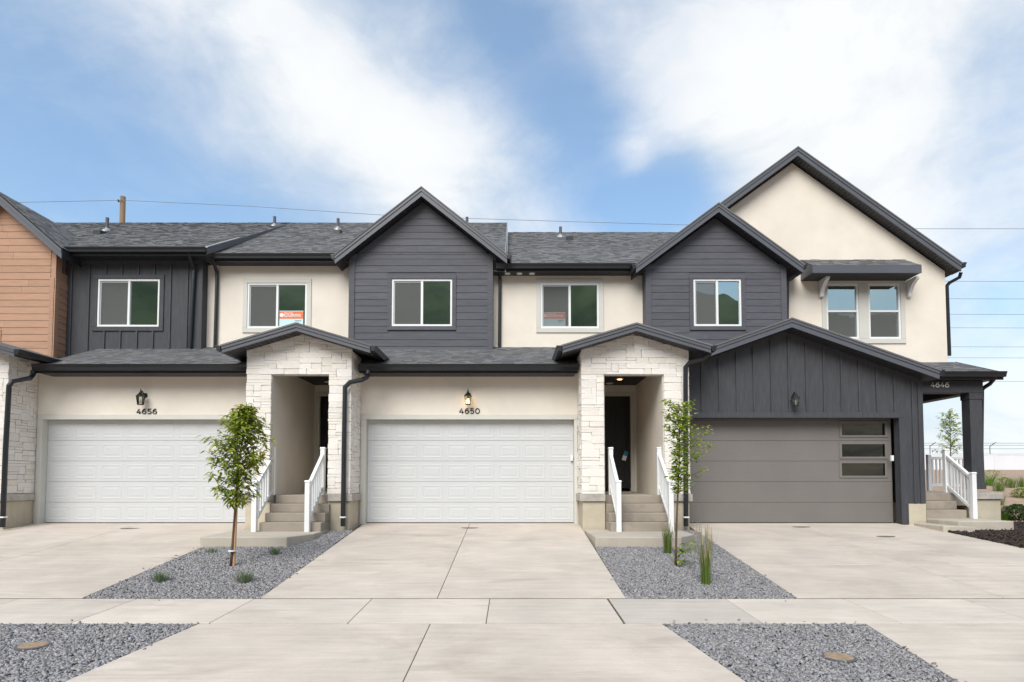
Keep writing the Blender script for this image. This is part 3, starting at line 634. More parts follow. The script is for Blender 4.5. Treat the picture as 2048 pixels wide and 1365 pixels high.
# ---- C: 4650, slate gable bay + stucco
xC0, xC1 = xB2, W(986, 600, Y3).x; apC = XZ(843, 375, Y3-.3); slC = .80
def slate_bay(house, x0, x1, ap, slope, rw, base):
    xa, za = ap; top = lambda x: za-.25-slope*abs(x-xa)
    wl = MB().prism([(x0, base), (x1, base), (x1, top(x1)), (xa, top(xa)), (x0, top(x0))], Y3, Y3+.18, [hole(rw)]).build('siding_wall', 'siding', house)
    t = .105; zc0 = max(top(x0), top(x1))
    lo = lambda z: x0+.15 if z < top(x0+.15) else xa-max(.01, (za-.25-z)/slope)
    hi = lambda z: x1-.15 if z < top(x1-.15) else xa+max(.01, (za-.25-z)/slope)
    siding(wl, lo, hi, base+.08, za-.27, Y3, cut=(rw[0]-t-.003, rw[1]+t+.003, rw[2]-t-.003, rw[3]+t+.003))
    for x in (x0, x1-.15): MB().box(x, x+.15, Y3-.034, Y3-.001, base, min(top(x), top(x+.15))).build('corner_board', 'siding', wl, bevel=.003)
    for x in (x0, x1): MB().box(x-.02*(x == x1)-.0, x+.02*(x == x0), Y3+.18, Y2+.3, base, top(x)-.05).build('return_wall', 'siding', house)
    window(house, rw, Y3, t, 'siding', proud=.034); room(house, rw, Y3, 2.4, .8)
    return wl
rwC = rect(784, 559, 904, 653, Y3); slate_bay(HC, xC0, xC1, apC, slC, rwC, 3.7)
gable(HC, apC[0], apC[1], W(670, 512, Y3-.3).x, W(1014, 512, Y3-.3).x, slC, Y3-.3, 18.6, Y3, t=.165)
zeC = apC[1]-slC*(apC[0]-W(670, 512, Y3-.3).x)
for xx, s in ((W(670, 512, Y3-.3).x, -1), (W(1014, 512, Y3-.3).x, 1)): eave_gutter(HC, xx, s, Y3-.32, Y3+.2, zeC+.01)
eC = (Y2-.36, W(1150, 530, Y2-.36).z); xD0 = W(1291, 600, Y3).x
rC2 = slope_roof(HC, 'main_roof', xstep+.05, W(1440, 500, 17).x+1.5, eC[0], eC[1], *ridgeC)
s_ = (ridgeB[1]-eB2[1])/(ridgeB[0]-eB2[0])
MB().prismx([(eB2[0], eC[1]-.2), (ridgeB[0], ridgeC[1]-.2), (ridgeB[0], ridgeB[1]+.03), (eB2[0], eB2[1]+.03)], xstep+.004, xstep+.03).build('flashing', 'flash', rC1)
g3 = gutter(HC, W(992, 538, eC[0]-.1).x, W(1272, 538, eC[0]-.1).x, eC[0]-.11, eC[1]+.01); sf3 = soffit_y(g3, xC1, xD0, eC[0]+.02, Y2, eC[1]-.17)
rw4 = rect(1081, 567, 1198, 657, Y2)
MB().prism([(xC1-.02, 3.7), (xD0+.02, 3.7), (xD0+.02, eC[1]-.15), (xC1-.02, eC[1]-.15)], Y2, Y2+.2, [hole(rw4)]).build('stucco_wall', 'stucco', HC)
window(HC, rw4, Y2, .12, 'trim'); room(HC, rw4, Y2, 2.4, .8)
p0 = W(1000, 545, Y2-.12); downspout(g3, [p0, W(1000, 560, Y2-.06), W(999, 699, Y2-.06)])
# ---- D: 4646 slate bay, tall stucco gable, awning
xD1 = W(1573, 600, Y3).x; apD = XZ(1437, 407, Y3-.3); slD = .745
rwD = rect(1386, 559, 1483, 653, Y3); slate_bay(HD, xD0, xD1, apD, slD, rwD, 3.7)
xl, xr2 = W(1272, 527, Y3-.3).x, W(1606, 527, Y3-.3).x
gable(HD, apD[0], apD[1], xl, xr2, slD, Y3-.3, 19, Y3, t=.165); zeD = apD[1]-slD*(xr2-apD[0])
eave_gutter(HD, xl, -1, Y3-.32, Y3+.2, zeD+.01); gD = eave_gutter(HD, xr2, 1, Y3-.32, Y5, zeD+.01)
downspout(gD, [W(1600, 538, Y3-.1), W(1596, 545, Y3-.05), W(1580, 558, Y3+.05), W(1575, 563, Y3+.1), W(1574, 660, Y3+.12)])
apE = XZ(1595, 295, Y5-.32); slE = .735; xE1 = W(1892, 620, Y5).x; xEe = W(1922, 537, Y5-.32).x
topE = lambda x: apE[1]-.26-slE*abs(x-apE[0])
rwE = [rect(1651, 568, 1718, 678, Y5), rect(1735, 568, 1802, 678, Y5)]
MB().prism([(4.6, 3.5), (xE1, 3.5), (xE1, topE(xE1)), (apE[0], topE(apE[0])), (4.6, topE(4.6))], Y5, Y5+.2, [hole(r) for r in rwE]).build('stucco_wall', 'stucco', HD)
MB().box(xE1-.2, xE1, Y5+.2, 26, 3.5, topE(xE1)).build('side_wall', 'stucco', HD)
gE = gable(HD, apE[0], apE[1], apE[0]-(xEe-apE[0]), xEe, slE, Y5-.32, 26, Y5, t=.165)
gu = eave_gutter(HD, xEe+.01, 1, Y5-.34, 26, apE[1]-slE*(xEe-apE[0])+.01, h=.13, d=.14)
downspout(gu, [W(1922, 545, Y5-.1), W(1919, 555, Y5-.05), W(1899, 566, Y5+.1), W(1894, 572, Y5+.1), W(1899, 712, Y5+.1)])
big = (rwE[0][0], rwE[1][1], rwE[0][2], rwE[0][3])
for k, r in enumerate(rwE): wn = window(HD, r, Y5, 0, kind='hung')
for a in ((big[0]-.12, big[1]+.12, big[3]+.002, big[3]+.13), (big[0]-.12, big[1]+.12, big[2]-.13, big[2]-.002), (big[0]-.12, big[0]-.002, big[2], big[3]), (big[1]+.002, big[1]+.12, big[2], big[3]), (rwE[0][1]+.002, rwE[1][0]-.002, big[2], big[3])):
    MB().box(a[0], a[1], Y5-.032, Y5+.02, a[2], a[3]).build('casing', 'trim', wn, bevel=.004)
room(HD, big, Y5, 2.6, .6)
# awning
ya = Y5-.62; ax0, ax1 = W(1624, 530, ya).x, W(1842, 530, ya).x; az = W(1700, 531, ya).z; azt = az+.37
aw = slope_roof(HD, 'awning', ax0, ax1, ya, az, Y5, azt, .03); aw.name = 'awning'
MB().box(ax0, ax1, ya-.025, ya-.001, az-.21, az-.004).build('awning_fascia', 'fascia', aw, bevel=.004)
for x in (ax0, ax1-.025): MB().add([(x, ya, az-.2), (x+.025, ya, az-.2), (x+.025, Y5, az-.2), (x, Y5, az-.2), (x, ya, az-.03), (x+.025, ya, az-.03), (x+.025, Y5, azt-.03), (x, Y5, azt-.03)], [(0, 3, 2, 1), (4, 5, 6, 7), (0, 1, 5, 4), (1, 2, 6, 5), (2, 3, 7, 6), (3, 0, 4, 7)]).build('awning_cheek', 'fascia', aw)
soffit_y(aw, ax0+.03, ax1-.03, ya+.002, Y5, az-.21)
for px in (1640, 1815):
    x = W(px, 570, Y5).x
    MB().prismx([(Y5-.02, az-.212), (Y5-.42, az-.212), (Y5-.42, az-.28), (Y5-.34, az-.31), (Y5-.2, az-.42), (Y5-.12, az-.56), (Y5-.10, az-.66), (Y5-.02, az-.66)], x-.05, x+.05).build('bracket', 'white_vinyl', aw, bevel=.008)

# ---- ground floor fronts of B and C: garage wall, raised-panel door, low roof
def raised_panel():
    w, h = .5, .34; m = MB(); a, b = .035, .055
    def ring(i, y): return [(-w/2+i, y, -h/2+i), (w/2-i, y, -h/2+i), (w/2-i, y, h/2-i), (-w/2+i, y, h/2-i)]
    rs = [ring(0, 0), ring(.016, -.003), ring(.03, -.003), ring(.05, .001), ring(.062, .001), ring(.095, -.0035)]
    vs = [p for r in rs for p in r]; fs = [(i*4+k, i*4+(k+1) % 4, (i+1)*4+(k+1) % 4, (i+1)*4+k) for i in range(5) for k in range(4)]+[(20, 21, 22, 23)]
    me = m.add(vs, fs).mesh('panel', 'garage_white', False); return me
PANEL = raised_panel()
def garage_front(house, xl, xr, dx0, number_px, roof_right_to, roof_left_from):
    dx1 = dx0+4.88; dz = 2.435; wt = EYE+2.44
    MB().prism([(xl, -.05), (xr, -.05), (xr, wt+.1), (xl, wt+.1)], YW, YW+.25, [[(dx0-.02, -.04), (dx1+.02, -.04), (dx1+.02, dz+.01), (dx0-.02, dz+.01)]]).build('stucco_wall', 'stucco', house)
    gd = MB().box(dx0-.03, dx1+.03, YG+.012, YG+.05, -.02, dz+.03).build('garage_door', 'garage_white', house)
    sh = dz/5
    for i in range(5):
        MB().box(dx0+.002, dx1-.002, YG, YG+.04, i*sh+.004+(.012 if i == 0 else 0), (i+1)*sh-.004).build('door_section', 'garage_white', gd, bevel=.005)
        for k in range(8): link('panel', PANEL, gd, loc=(dx0+.325+k*.6045, YG-.0008, (i+.5)*sh))
    MB().box(dx0, dx1, YG-.01, YG+.05, -.012, .012).build('bottom_seal', 'metal_black', gd)
    for a in ((dx0-.12, dx0-.001, -.02, dz), (dx1+.001, dx1+.075, -.02, dz), (dx0-.12, dx1+.075, dz+.002, dz+.115)):
        MB().box(a[0], a[1], YW-.03, YG+.02, a[2], a[3]).build('door_casing', 'trim', gd, bevel=.004)
    ye, ze = YW-.5, W(900, 731, YW-.5).z
    s = .40; rf = slope_roof(house, 'garage_roof', roof_left_from, roof_right_to, ye, ze, 16.1, ze+s*(16.1-ye))
    gt = gutter(house, roof_left_from, roof_right_to, ye-.12, ze+.015, h=.15); soffit_y(gt, roof_left_from+.05, roof_right_to-.05, ye+.01, YW, ze-.175)
    MB().box(roof_left_from+.02, roof_right_to-.02, ye+.008, ye+.028, ze-.17, ze-.03).build('fascia', 'gutter', rf)
    return gt, ze, ye
gtB, zeB, yeB = garage_front(HB, -11.2, -5.8, W(93, 950, YG).x, 0, -5.86, W(66, 740, 13.5).x)
gtC, zeCg, yeC = garage_front(HC, -3.70, 1.62, W(734.5, 950, YG).x, 0, 1.50, W(717, 740, 13.5).x)
pB = porch(HB, -5.885, -3.555, -5.32, -4.04, -4.66, False)
pC = porch(HC, 1.535, 3.92, 2.05, 3.34, 2.69, True)
def ds_path(px, py, pts): return [W(a, b, y) for a, b, y in pts]
downspout(gtB, ds_path(0, 0, [(66, 742, 13.5), (66, 750, 13.48), (60, 757, 13.35), (25, 763, 13.12), (18, 772, 13.1), (11, 900, 13.1), (5, 1055, 13.1)]), .05)
downspout(gtC, ds_path(0, 0, [(736, 742, 13.45), (736, 750, 13.42), (733, 756, 13.25), (724, 760, 13.1), (700, 765, 13.1), (690, 775, 13.1), (688, 900, 13.1), (686, 1053, 13.1)]), .05)
for o, px in ((gtB, 6), (gtC, 686)):
    p = W(px, 1035, 13.1); MB().box(p.x-.056, p.x+.056, 13.04, 13.16, p.z-.012, p.z+.018).build('strap', 'white_vinyl', o)
# ---- D ground floor: batten gable over the grey garage
apG = XZ(1583, 637, YB-.4); slG = .357; xGl = 4.46; xGr = W(1878, 741, YB-.4).x; xw1 = W(1847, 900, YB).x
topG = lambda x: apG[1]-.2-slG*abs(x-apG[0])
gx1 = W(1783, 950, YG).x; gx0 = gx1-4.88; dz = 2.435
wG = MB().prism([(3.93, .45), (3.98, .45), (3.98, dz+.02), (gx1+.02, dz+.02), (gx1+.02, .02), (gx1+.17, .02), (gx1+.17, .47), (xw1, .47), (xw1, topG(xw1)), (apG[0], topG(apG[0])), (3.93, topG(3.93))], YB, YB+.2).build('batten_wall', 'batten', HD)
MB().box(gx1+.172, xw1+.01, YB-.02, YB+.25, -.3, .465).build('foundation', 'foundation', HD, bevel=.01)
MB().box(xw1-.18, xw1-.001, YB+.2, 26, .47, topG(xw1)).build('side_wall', 'batten', HD); MB().box(xw1-.2, xw1-.01, YB+.25, 26, -.3, .46).build('foundation', 'foundation', HD)
battens(wG, [W(p, 750, YB).x for p in (1403, 1438, 1473, 1507, 1542, 1577, 1612, 1647, 1682, 1717, 1752, 1787)], dz+.16, lambda x: topG(x)-.03, YB)
battens(wG, [W(1824, 800, YB).x, ], .48, lambda x: topG(x)-.03, YB); MB().box(xw1-.11, xw1+.003, YB-.026, YB-.0005, .472, topG(xw1)-.02).build('corner_board', 'batten', wG, bevel=.003)
MB().box(3.985, gx1+.17, YB-.03, YB-.0005, dz+.022, dz+.155).build('header_trim', 'batten', wG, bevel=.004)
MB().box(gx1+.005, gx1+.17, YB-.031, YB-.0005, .0, dz+.02).build('jamb_trim', 'batten', wG, bevel=.004)
for sx in (-1, 1):
    xe = 3.93 if sx < 0 else xw1; MB().prism([(apG[0], topG(apG[0])-.0), (xe, topG(xe)), (xe, topG(xe)-.09), (apG[0], topG(apG[0])-.09)], YB-.022, YB-.0008).build('frieze_board', 'batten', wG)
gd = MB().box(gx0-.02, gx1+.02, YG+.012, YG+.05, -.02, dz+.03).build('garage_door', 'garage_grey', HD); sh = dz/5
wr = [rect(1683, a, 1770, b, YG) for a, b in ((847, 871), (889, 914), (927, 952))]
for i in range(5):
    z0, z1 = i*sh+.003+(.012 if i == 0 else 0), (i+1)*sh-.003; hs = []
    MB().box(gx0, gx1-.003, YG, YG+.01, z0, z1).build('door_section', 'garage_grey', gd, bevel=.004)
for r in wr:
    lf = MB().prism(hole((r[0]-.06, r[1]+.06, r[2]-.05, r[3]+.05)), YG-.018, YG-.0005, [hole(r)]).build('door_window', 'garage_grey', gd, bevel=.005)
    q = MB(); q.add([(r[0], YG-.003, r[2]), (r[1], YG-.003, r[2]), (r[1], YG-.003, r[3]), (r[0], YG-.003, r[3])], [(0, 1, 2, 3)]); q.build('pane', 'garage_glass', gd, fix=False)
MB().box(gx0, gx1, YG-.01, YG+.05, -.012, .012).build('bottom_seal', 'metal_black', gd)
gG = gable(HD, apG[0], apG[1], xGl, xGr, slG, YB-.4, 16.1, YB, t=.17, name='garage_roof')
gg = eave_gutter(HD, xGr+.01, 1, YB-.42, 14.2, apG[1]-slG*(xGr-apG[0])+.005)
# valley downspout between the porch roof and the batten gable
downspout(gg, [W(1420, 702, 12.95), W(1418, 710, 12.97), W(1405, 718, 13.05), W(1380, 725, 13.1), W(1371, 735, 13.1), W(1371, 900, 13.1), W(1372, 1053, 13.1)], .05)
p = W(1372, 1035, 13.1); MB().box(p.x-.056, p.x+.056, 13.04, 13.16, p.z-.012, p.z+.018).build('strap', 'white_vinyl', gg)
# ---- D side porch
yg = 14.35; zgt = W(1930, 744, yg).z; xP1 = 11.86; xPc0, xPc1 = W(1942, 880, 14.7).x, W(1967, 880, 14.7).x
rP = slope_roof(HD, 'side_porch_roof', xw1-.15, xP1, yg+.1, zgt, Y5+.05, zgt+.36*(Y5-.05-yg)); gP = gutter(HD, xw1+.02, xP1+.06, yg-.02, zgt+.015)
MB().prismx([(yg+.1, zgt-.15), (Y5, zgt-.15+.36*(Y5-.1-yg)), (Y5, zgt+.02+.36*(Y5-.1-yg)), (yg+.1, zgt+.02)], xP1+.002, xP1+.03).build('rake_board', 'fascia', rP)
soffit_y(gP, xw1, xP1-.02, yg+.11, 22, zgt-.155)
bz1 = zgt-.16; bz0 = W(1900, 786, 14.7).z
MB().box(xw1-.02, xPc1+.02, 14.68, 14.95, bz0, bz1).build('porch_beam', 'batten', HD, bevel=.006)
MB().box(xPc0+.005, xPc1+.015, 14.955, 22, bz0+.003, bz1).build('porch_beam', 'batten', HD)
cb_ = FLOOR+.13
pc = MB().box(xPc0, xPc1, 14.7, 14.98, cb_, bz0-.002).build('porch_column', 'batten', HD, bevel=.008)
MB().box(xPc0-.015, xPc1+.015, 14.685, 14.995, bz0-.16, bz0-.003).build('column_capital', 'batten', pc, bevel=.006); MB().box(xPc0-.02, xPc1+.02, 14.68, 15.0, cb_-.02, cb_+.13).build('column_base', 'batten', pc, bevel=.006)
MB().box(xPc0-.25, xPc1+.28, 14.5, 18.4, .55, .705).build('porch_slab', 'cap', HD, bevel=.012); MB().box(xPc0-.22, xPc1+.24, 14.55, 18.4, -.3, .548).build('foundation', 'foundation', HD)
MB().box(xw1, xPc0-.252, 14.52, 18.4, .4, .70).build('porch_floor', 'stepc', HD)
downspout(gP, [W(1990, 750, 14.45), W(1989, 757, 14.5), W(1980, 768, 14.7), W(1969, 775, 14.85), W(1964, 780, 15.02), W(1962, 960, 15.05)], .045)
sx1 = W(1934, 1036, 13.9).x
steps(xw1+.03, sx1, 13.9, .13, .705, 3, 'three concrete steps up to the side porch beside the charcoal garage', run=.3, back=.2)
pad([(W(1919, 1060, 13.0).x, 13.02), (W(2030, 1060, 13.0).x, 13.02), (W(2030, 1060, 13.0).x-.05, 14.3), (xw1+.02, 14.3), (xw1+.02, 13.5)], .125, 'landing_pad', 'concrete landing pad by the dark mulch, at the side porch steps')
pad([(9.27, 12.95), (9.78, 12.72), (W(1919, 1060, 13.0).x-.01, 13.0), (xw1+.015, 13.49), (xw1+.01, 13.8), (9.2, 13.8)], .03, 'low_step', 'low wedge-shaped concrete step in front of the side porch pad')
# rooms' backs: solid bodies so no daylight passes behind the facades
for h_, a, b, t in ((HB, -13.5, xB2, 5.9), (HC, xB2, xD0, 5.7), (HD, xD0, 9.3, 5.5)): MB().box(a+.03, b-.03, 19.2, 26, 0, t).build('rear_block', 'stucco', h_)
for h_, a, b, rg in ((HB, -15, xB2, ridgeB), (HC, xB2+.01, xstep, ridgeB), (HC, xstep+.06, 7, ridgeC)): MB().prismx([(rg[0]+.002, rg[1]-.01), (26.5, rg[1]-3.2), (26.5, rg[1]-3.3), (rg[0]+.002, rg[1]-.14)], a, b).build('rear_roof', 'shingle', h_)
# ---- roof furniture
def vent(roof, px, py, ph, ya, za, yb, zb):
    p = on_slope(px, py, ya, za, yb, zb)
    MB().lathe(p-Vector((0, 0, .05)), [(.05, 0), (.05, ph+.05), (.042, ph+.05), (.042, ph+.02)], 12).build('vent_pipe', 'pipe', roof, smooth=False)
    MB().lathe(p-Vector((0, 0, .12)), [(.16, 0), (.15, .11), (.07, .17), (.055, .2)], 14).build('pipe_flashing', 'flash', roof)
def boxvent(roof, px, py, ya, za, yb, zb):
    p = on_slope(px, py, ya, za, yb, zb); s = (zb-za)/(yb-ya)
    MB().prismx([(p.y-.14, p.z-.16*s), (p.y+.2, p.z+.2*s), (p.y+.2, p.z+.2*s+.02), (p.y-.14, p.z+.06)], p.x-.11, p.x+.11).build('roof_vent', 'metal_black', roof)
for px, py in ((214, 462), (199, 468)): (vent(rB1, px, py, .42, *eB1, *ridgeB) if px == 214 else boxvent(rB1, px, py, *eB1, *ridgeB))
vent(rB2, 549, 453, .34, *eB2, *ridgeB); vent(rB2, 676, 459, .36, *eB2, *ridgeB); boxvent(rB2, 675, 467, *eB2, *ridgeB); vent(rC1, 934, 452, .3, *eB2, *ridgeB)
vent(rC2, 1121, 474, .34, *eC, *ridgeC); boxvent(rC2, 1139, 480, *eC, *ridgeC)
# three round soffit lights
for px in (1015, 1039, 1064):
    p = W(px, 548, Y2-.2); MB().lathe((p.x, Y2-.19, eC[1]-.186), [(.075, 0), (.08, .012), (.06, .016)], 18).build('soffit_light', 'lens_off', g3)
# porch ceiling lights
for xx, yy, m, lb in ((2.72, 15.05, 'lens_on', 'lit round recessed light in the ceiling of the middle entry'), (2.58, 15.75, 'lens_off', 'unlit white recessed light deeper in the middle entry ceiling'), (-4.80, 15.55, 'lens_off', 'white recessed light in the left entry ceiling')):
    t = thing('recessed_light', lb, 'ceiling light', (xx, yy, EYE+2.545)); MB().lathe((xx, yy, EYE+2.53), [(.06, 0), (.095, .004), (.1, .018)], 20).build('trim_ring', 'white_vinyl', t); MB().lathe((xx, yy, EYE+2.526), [(.058, 0), (.058, .006)], 20).build('lens', m, t)

# ================================================================== THINGS ON THE HOUSES
def text_mesh(s, size, depth, m, name):
    c = bpy.data.curves.new(name, 'FONT'); c.body = s; c.size = size; c.extrude = depth/2; c.offset = size*.012; c.align_x = 'CENTER'; c.align_y = 'CENTER'; c.resolution_u = 6
    o = bpy.data.objects.new(name, c); col.objects.link(o); bpy.context.view_layer.update()
    me = bpy.data.meshes.new_from_object(o.evaluated_get(bpy.context.evaluated_depsgraph_get())); bpy.data.objects.remove(o); me.materials.clear(); me.materials.append(M[m]); me.name = name; return me
def digit_mesh(ch, h, w, m, st=.0105):
    arc = lambda cx, cz, rx, rz, a0, a1, n=14: [(cx+rx*math.cos(R(a0+(a1-a0)*k/n)), cz+rz*math.sin(R(a0+(a1-a0)*k/n))) for k in range(n+1)]
    P = {'0': [arc(0, 0, w*.46, h*.46, 0, 360, 24)],
         '4': [[(w*.5, -h*.2), (-w*.5, -h*.2), (w*.12, h*.46)], [(w*.22, -h*.48), (w*.22, h*.08)]],
         '5': [[(w*.38, h*.45), (-w*.3, h*.45), (-w*.36, h*.06), (-w*.1, h*.1)]+arc(-w*.02, -h*.17, w*.44, h*.28, 80, -145)],
         '6': [arc(0, -h*.16, w*.42, h*.30, 0, 360, 20), [(-w*.42, -h*.16), (-w*.38, h*.12), (-w*.16, h*.38), (w*.16, h*.46), (w*.34, h*.42)]]}[ch]
    mb = MB()
    for i, l in enumerate(P): mb.sweep([(x, .0012*i, z) for x, z in l], st, 6, True)
    return mb.mesh('digit', m)
def numbers(s, px, py, Y, h, pitch, m, label):
    c = W(px, py, Y); t = thing('house_number', label, 'house number', (c.x, Y, c.z)); n = len(s)
    for i, ch in enumerate(s): link('digit', digit_mesh(ch, h, .098, m), t, loc=(c.x+(i-(n-1)/2)*pitch, Y-.012, c.z))
numbers('4656', 294, 823.5, YW, .125, .125, 'numeral_black', 'black house number 4656 under the unlit lantern on the left')
numbers('4650', 939, 822.5, YW, .125, .125, 'numeral_black', 'black house number 4650 under the lit lantern in the centre')
numbers('4646', 1879, 770.5, 14.68, .115, .118, 'white_vinyl', 'white house number 4646 on the charcoal porch beam')
def lantern(px, py, Y, label, lit=False, square=False):
    c = W(px, py, Y); x, z = c.x, c.z; yl = Y-.17; t = thing('wall_lantern', label, 'lantern', (x, Y, z), 'wall lanterns over the garages'); s = 4 if square else 6
    def ring(r, zz): return [(x+r*math.cos(2*math.pi*(k+.5)/s), yl+r*math.sin(2*math.pi*(k+.5)/s), zz) for k in range(s)]
    MB().lathe((0, 0, 0), [(.062, 0), (.06, .012), (.045, .022), (.01, .026)], 16).build('backplate', 'metal_black', t); o = t.children[-1]; o.rotation_euler = (R(90), 0, 0); o.location = (x, Y, z+.10)
    MB().sweep([(x, Y-.01, z+.10), (x, Y-.07, z+.15), (x, Y-.12, z+.19), (x, yl, z+.175)], .013, 8, up=Vector((1, 0, 0))).build('arm', 'metal_black', t, smooth=True)
    m = MB(); m.hexa(ring(.105, z+.055), ring(.098, z+.07)); m.hexa(ring(.095, z+.07), ring(.035, z+.135)); m.hexa(ring(.033, z+.135), ring(.026, z+.165)); m.lathe((x, yl, z+.16), [(.014, 0), (.010, .03), (.014, .04), (.004, .075)], 8); m.build('roof_cap', 'metal_black', t)
    hs = .13 if not square else .12
    for k in range(s):
        a, b = Vector(ring(.086, z+.055)[k]), Vector(ring(.062, z-hs)[k]); MB().sweep([a, b], .007, 6).build('cage_bar', 'metal_black', t)
    MB().hexa(ring(.068, z-hs-.015), ring(.068, z-hs)).build('base_plate', 'metal_black', t)
    m = MB(); r1, r0 = ring(.080, z+.054), ring(.057, z-hs+.002)
    m.add(r0+r1, [(k, (k+1) % s, s+(k+1) % s, s+k) for k in range(s)]); m.build('lantern_glass', 'lampglass', t, fix=False)
    MB().lathe((x, yl, z-.06), [(.008, -.05), (.014, -.04), (.022, -.005), (.02, .02), (.006, .055)], 10).build('bulb', 'bulb' if lit else 'lens_off', t, smooth=True)
lantern(290, 800, YW, 'unlit black wall lantern above the number 4656'); lantern(937, 799.5, YW, 'lit black wall lantern glowing warm above the number 4650', lit=True)
lantern(1584, 803, YB, 'small dark lantern on charcoal battens above the grey garage door', square=True)
c = W(1584, 800, YB); MB().box(c.x-.1, c.x+.1, YB-.024, YB-.0004, c.z-.02, c.z+.2).build('mounting_block', 'batten', wG, bevel=.003)
for px, Y, lb in ((1143.5, YG-.03, 'small white garage keypad on the right casing of the centre garage'), (1784, YB+.12, 'small white garage keypad beside the grey garage door')):
    p = W(px, 917, Y); t = thing('keypad', lb, 'keypad', (p.x, Y, p.z)); MB().box(p.x-.03, p.x+.03, Y-.03, Y+.03, p.z-.065, p.z+.065).build('case', 'white_vinyl', t, bevel=.008); MB().box(p.x-.024, p.x+.024, Y-.034, Y-.029, p.z-.05, p.z+.055).build('cover', 'white_vinyl', t, bevel=.002)
def window_sign(px0, py0, px1, py1, Y, label):
    r = rect(px0, py0, px1, py1, Y); x0, x1, z0, z1 = r; h = z1-z0; t = thing('window_sign', label, 'sign', ((x0+x1)/2, Y, z0), 'signs behind the upper windows')
    MB().box(x0, x1, Y, Y+.012, z0, z1).build('board', 'signpale', t); MB().box(x0, x1, Y-.003, Y-.0005, z1-h*.4, z1-h*.03).build('banner', 'orange', t)
    for s, cx, k in (('EDGE', .37, .25), ('homes', .72, .23)):
        o = link('lettering', text_mesh(s, h*k*1.2, .002, 'white_vinyl', 'lettering'), t, loc=(x0+(x1-x0)*cx, Y-.006, z1-h*.215)); o.rotation_euler = (R(90), 0, 0); w = o.dimensions.x; tw = (x1-x0)*(.34 if s == 'EDGE' else .36); o.scale = (tw/max(w, .01), 1, 1)
    o = MB().lathe((0, 0, 0), [(h*.10, 0), (h*.10, .002)], 16).build('emblem', 'white_vinyl', t); o.rotation_euler = (R(90), 0, 0); o.location = (x0+(x1-x0)*.1, Y-.0035, z1-h*.215)
    for k in range(2):
        MB().box(x0+(x1-x0)*.66, x0+(x1-x0)*(.92-.1*k), Y-.003, Y-.001, z1-h*(.52+.1*k), z1-h*(.49+.1*k)).build('small_print', 'pipe', t)
window_sign(559, 622, 606, 662, Y2+.034-.02, 'orange and pale sign in the right pane of the 4656 stucco window')
window_sign(1086, 625, 1131, 657, Y2+.034, 'orange and pale sign behind the left pane of the 4650 stucco window')
p = W(1250, 912, 16.05); t = thing('door_tag', 'blue and white paper tag hanging from the black door handle', 'door hanger', (p.x, 16.04, p.z))
o = MB().prism([(-.055, -.13), (.055, -.13), (.055, .0), (-.055, .0)], 0, .003).build('card', 'white_vinyl', t); o.matrix_parent_inverse = Matrix(); o.rotation_euler = (0, R(18), 0)
o = MB().prism([(-.055, .001), (.055, .001), (.055, .10), (.03, .13), (-.03, .13), (-.055, .10)], 0, .003, [[(-.018, .07), (.018, .07), (.018, .105), (-.018, .105)]]).build('top_band', 'blue', t); o.matrix_parent_inverse = Matrix(); o.rotation_euler = (0, R(18), 0)

# ---- white vinyl stair railings
def railing(x, ya, za, yb, zb, label, n=6, post=.1, x2=None):
    x2 = x if x2 is None else x2; t = thing('stair_railing', label, 'railing', (x, ya, za), 'white stair railings')
    for X, Yp, z in ((x, ya, za), (x2, yb, zb)):
        o = MB().box(X-post/2, X+post/2, Yp-post/2, Yp+post/2, z, z+1.04).build('post', 'white_vinyl', t, bevel=.006)
        MB().hexa([(X+a*.062, Yp+b*.062, z+1.04) for a, b in ((-1, -1), (1, -1), (1, 1), (-1, 1))], [(X+a*.045, Yp+b*.045, z+1.07) for a, b in ((-1, -1), (1, -1), (1, 1), (-1, 1))]).build('post_cap', 'white_vinyl', o)
    A, B = Vector((x, ya, za)), Vector((x2, yb, zb)); d = (B-A); hd = Vector((d.x, d.y, 0)).normalized(); A1 = A+hd*post/2+Vector((0, 0, d.z*post/2/Vector((d.x, d.y)).length)); B1 = B-hd*post/2-Vector((0, 0, d.z*post/2/Vector((d.x, d.y)).length)); s = Vector((-hd.y, hd.x, 0))
    def rail(h0, h1, w, nm): MB().hexa([A1+s*w+Vector((0, 0, h0)), A1-s*w+Vector((0, 0, h0)), B1-s*w+Vector((0, 0, h0)), B1+s*w+Vector((0, 0, h0))], [A1+s*w+Vector((0, 0, h1)), A1-s*w+Vector((0, 0, h1)), B1-s*w+Vector((0, 0, h1)), B1+s*w+Vector((0, 0, h1))]).build(nm, 'white_vinyl', t, bevel=.005)
    rail(.88, .96, .035, 'top_rail'); rail(.16, .24, .028, 'bottom_rail')
    for i in range(n):
        k = (i+1)/(n+1); p = A1.lerp(B1, k); MB().box(p.x-.018, p.x+.018, p.y-.018, p.y+.018, p.z+.235, p.z+.885).build('baluster', 'white_vinyl', t)
    return t
railing(-5.345, 12.50, PADZ, 13.47, FLOOR, 'white railing left of the left entry steps, behind the staked sapling'); railing(-4.245, 12.50, PADZ, 13.47, FLOOR, 'white railing right of the left entry steps, beside the black downspout')
railing(2.215, 12.50, PADZ, 13.47, FLOOR, 'white railing left of the middle entry steps'); railing(3.30, 12.50, PADZ, 13.47, FLOOR, 'white railing right of the middle entry steps, behind the thin sapling')
xr_ = W(1894, 990, 14.65).x; xr3 = W(1946, 1030, 13.85).x
railing(xr3, 13.82, .125, 14.66, .705, 'white sloping railing at the side porch steps', 6, x2=xr_)
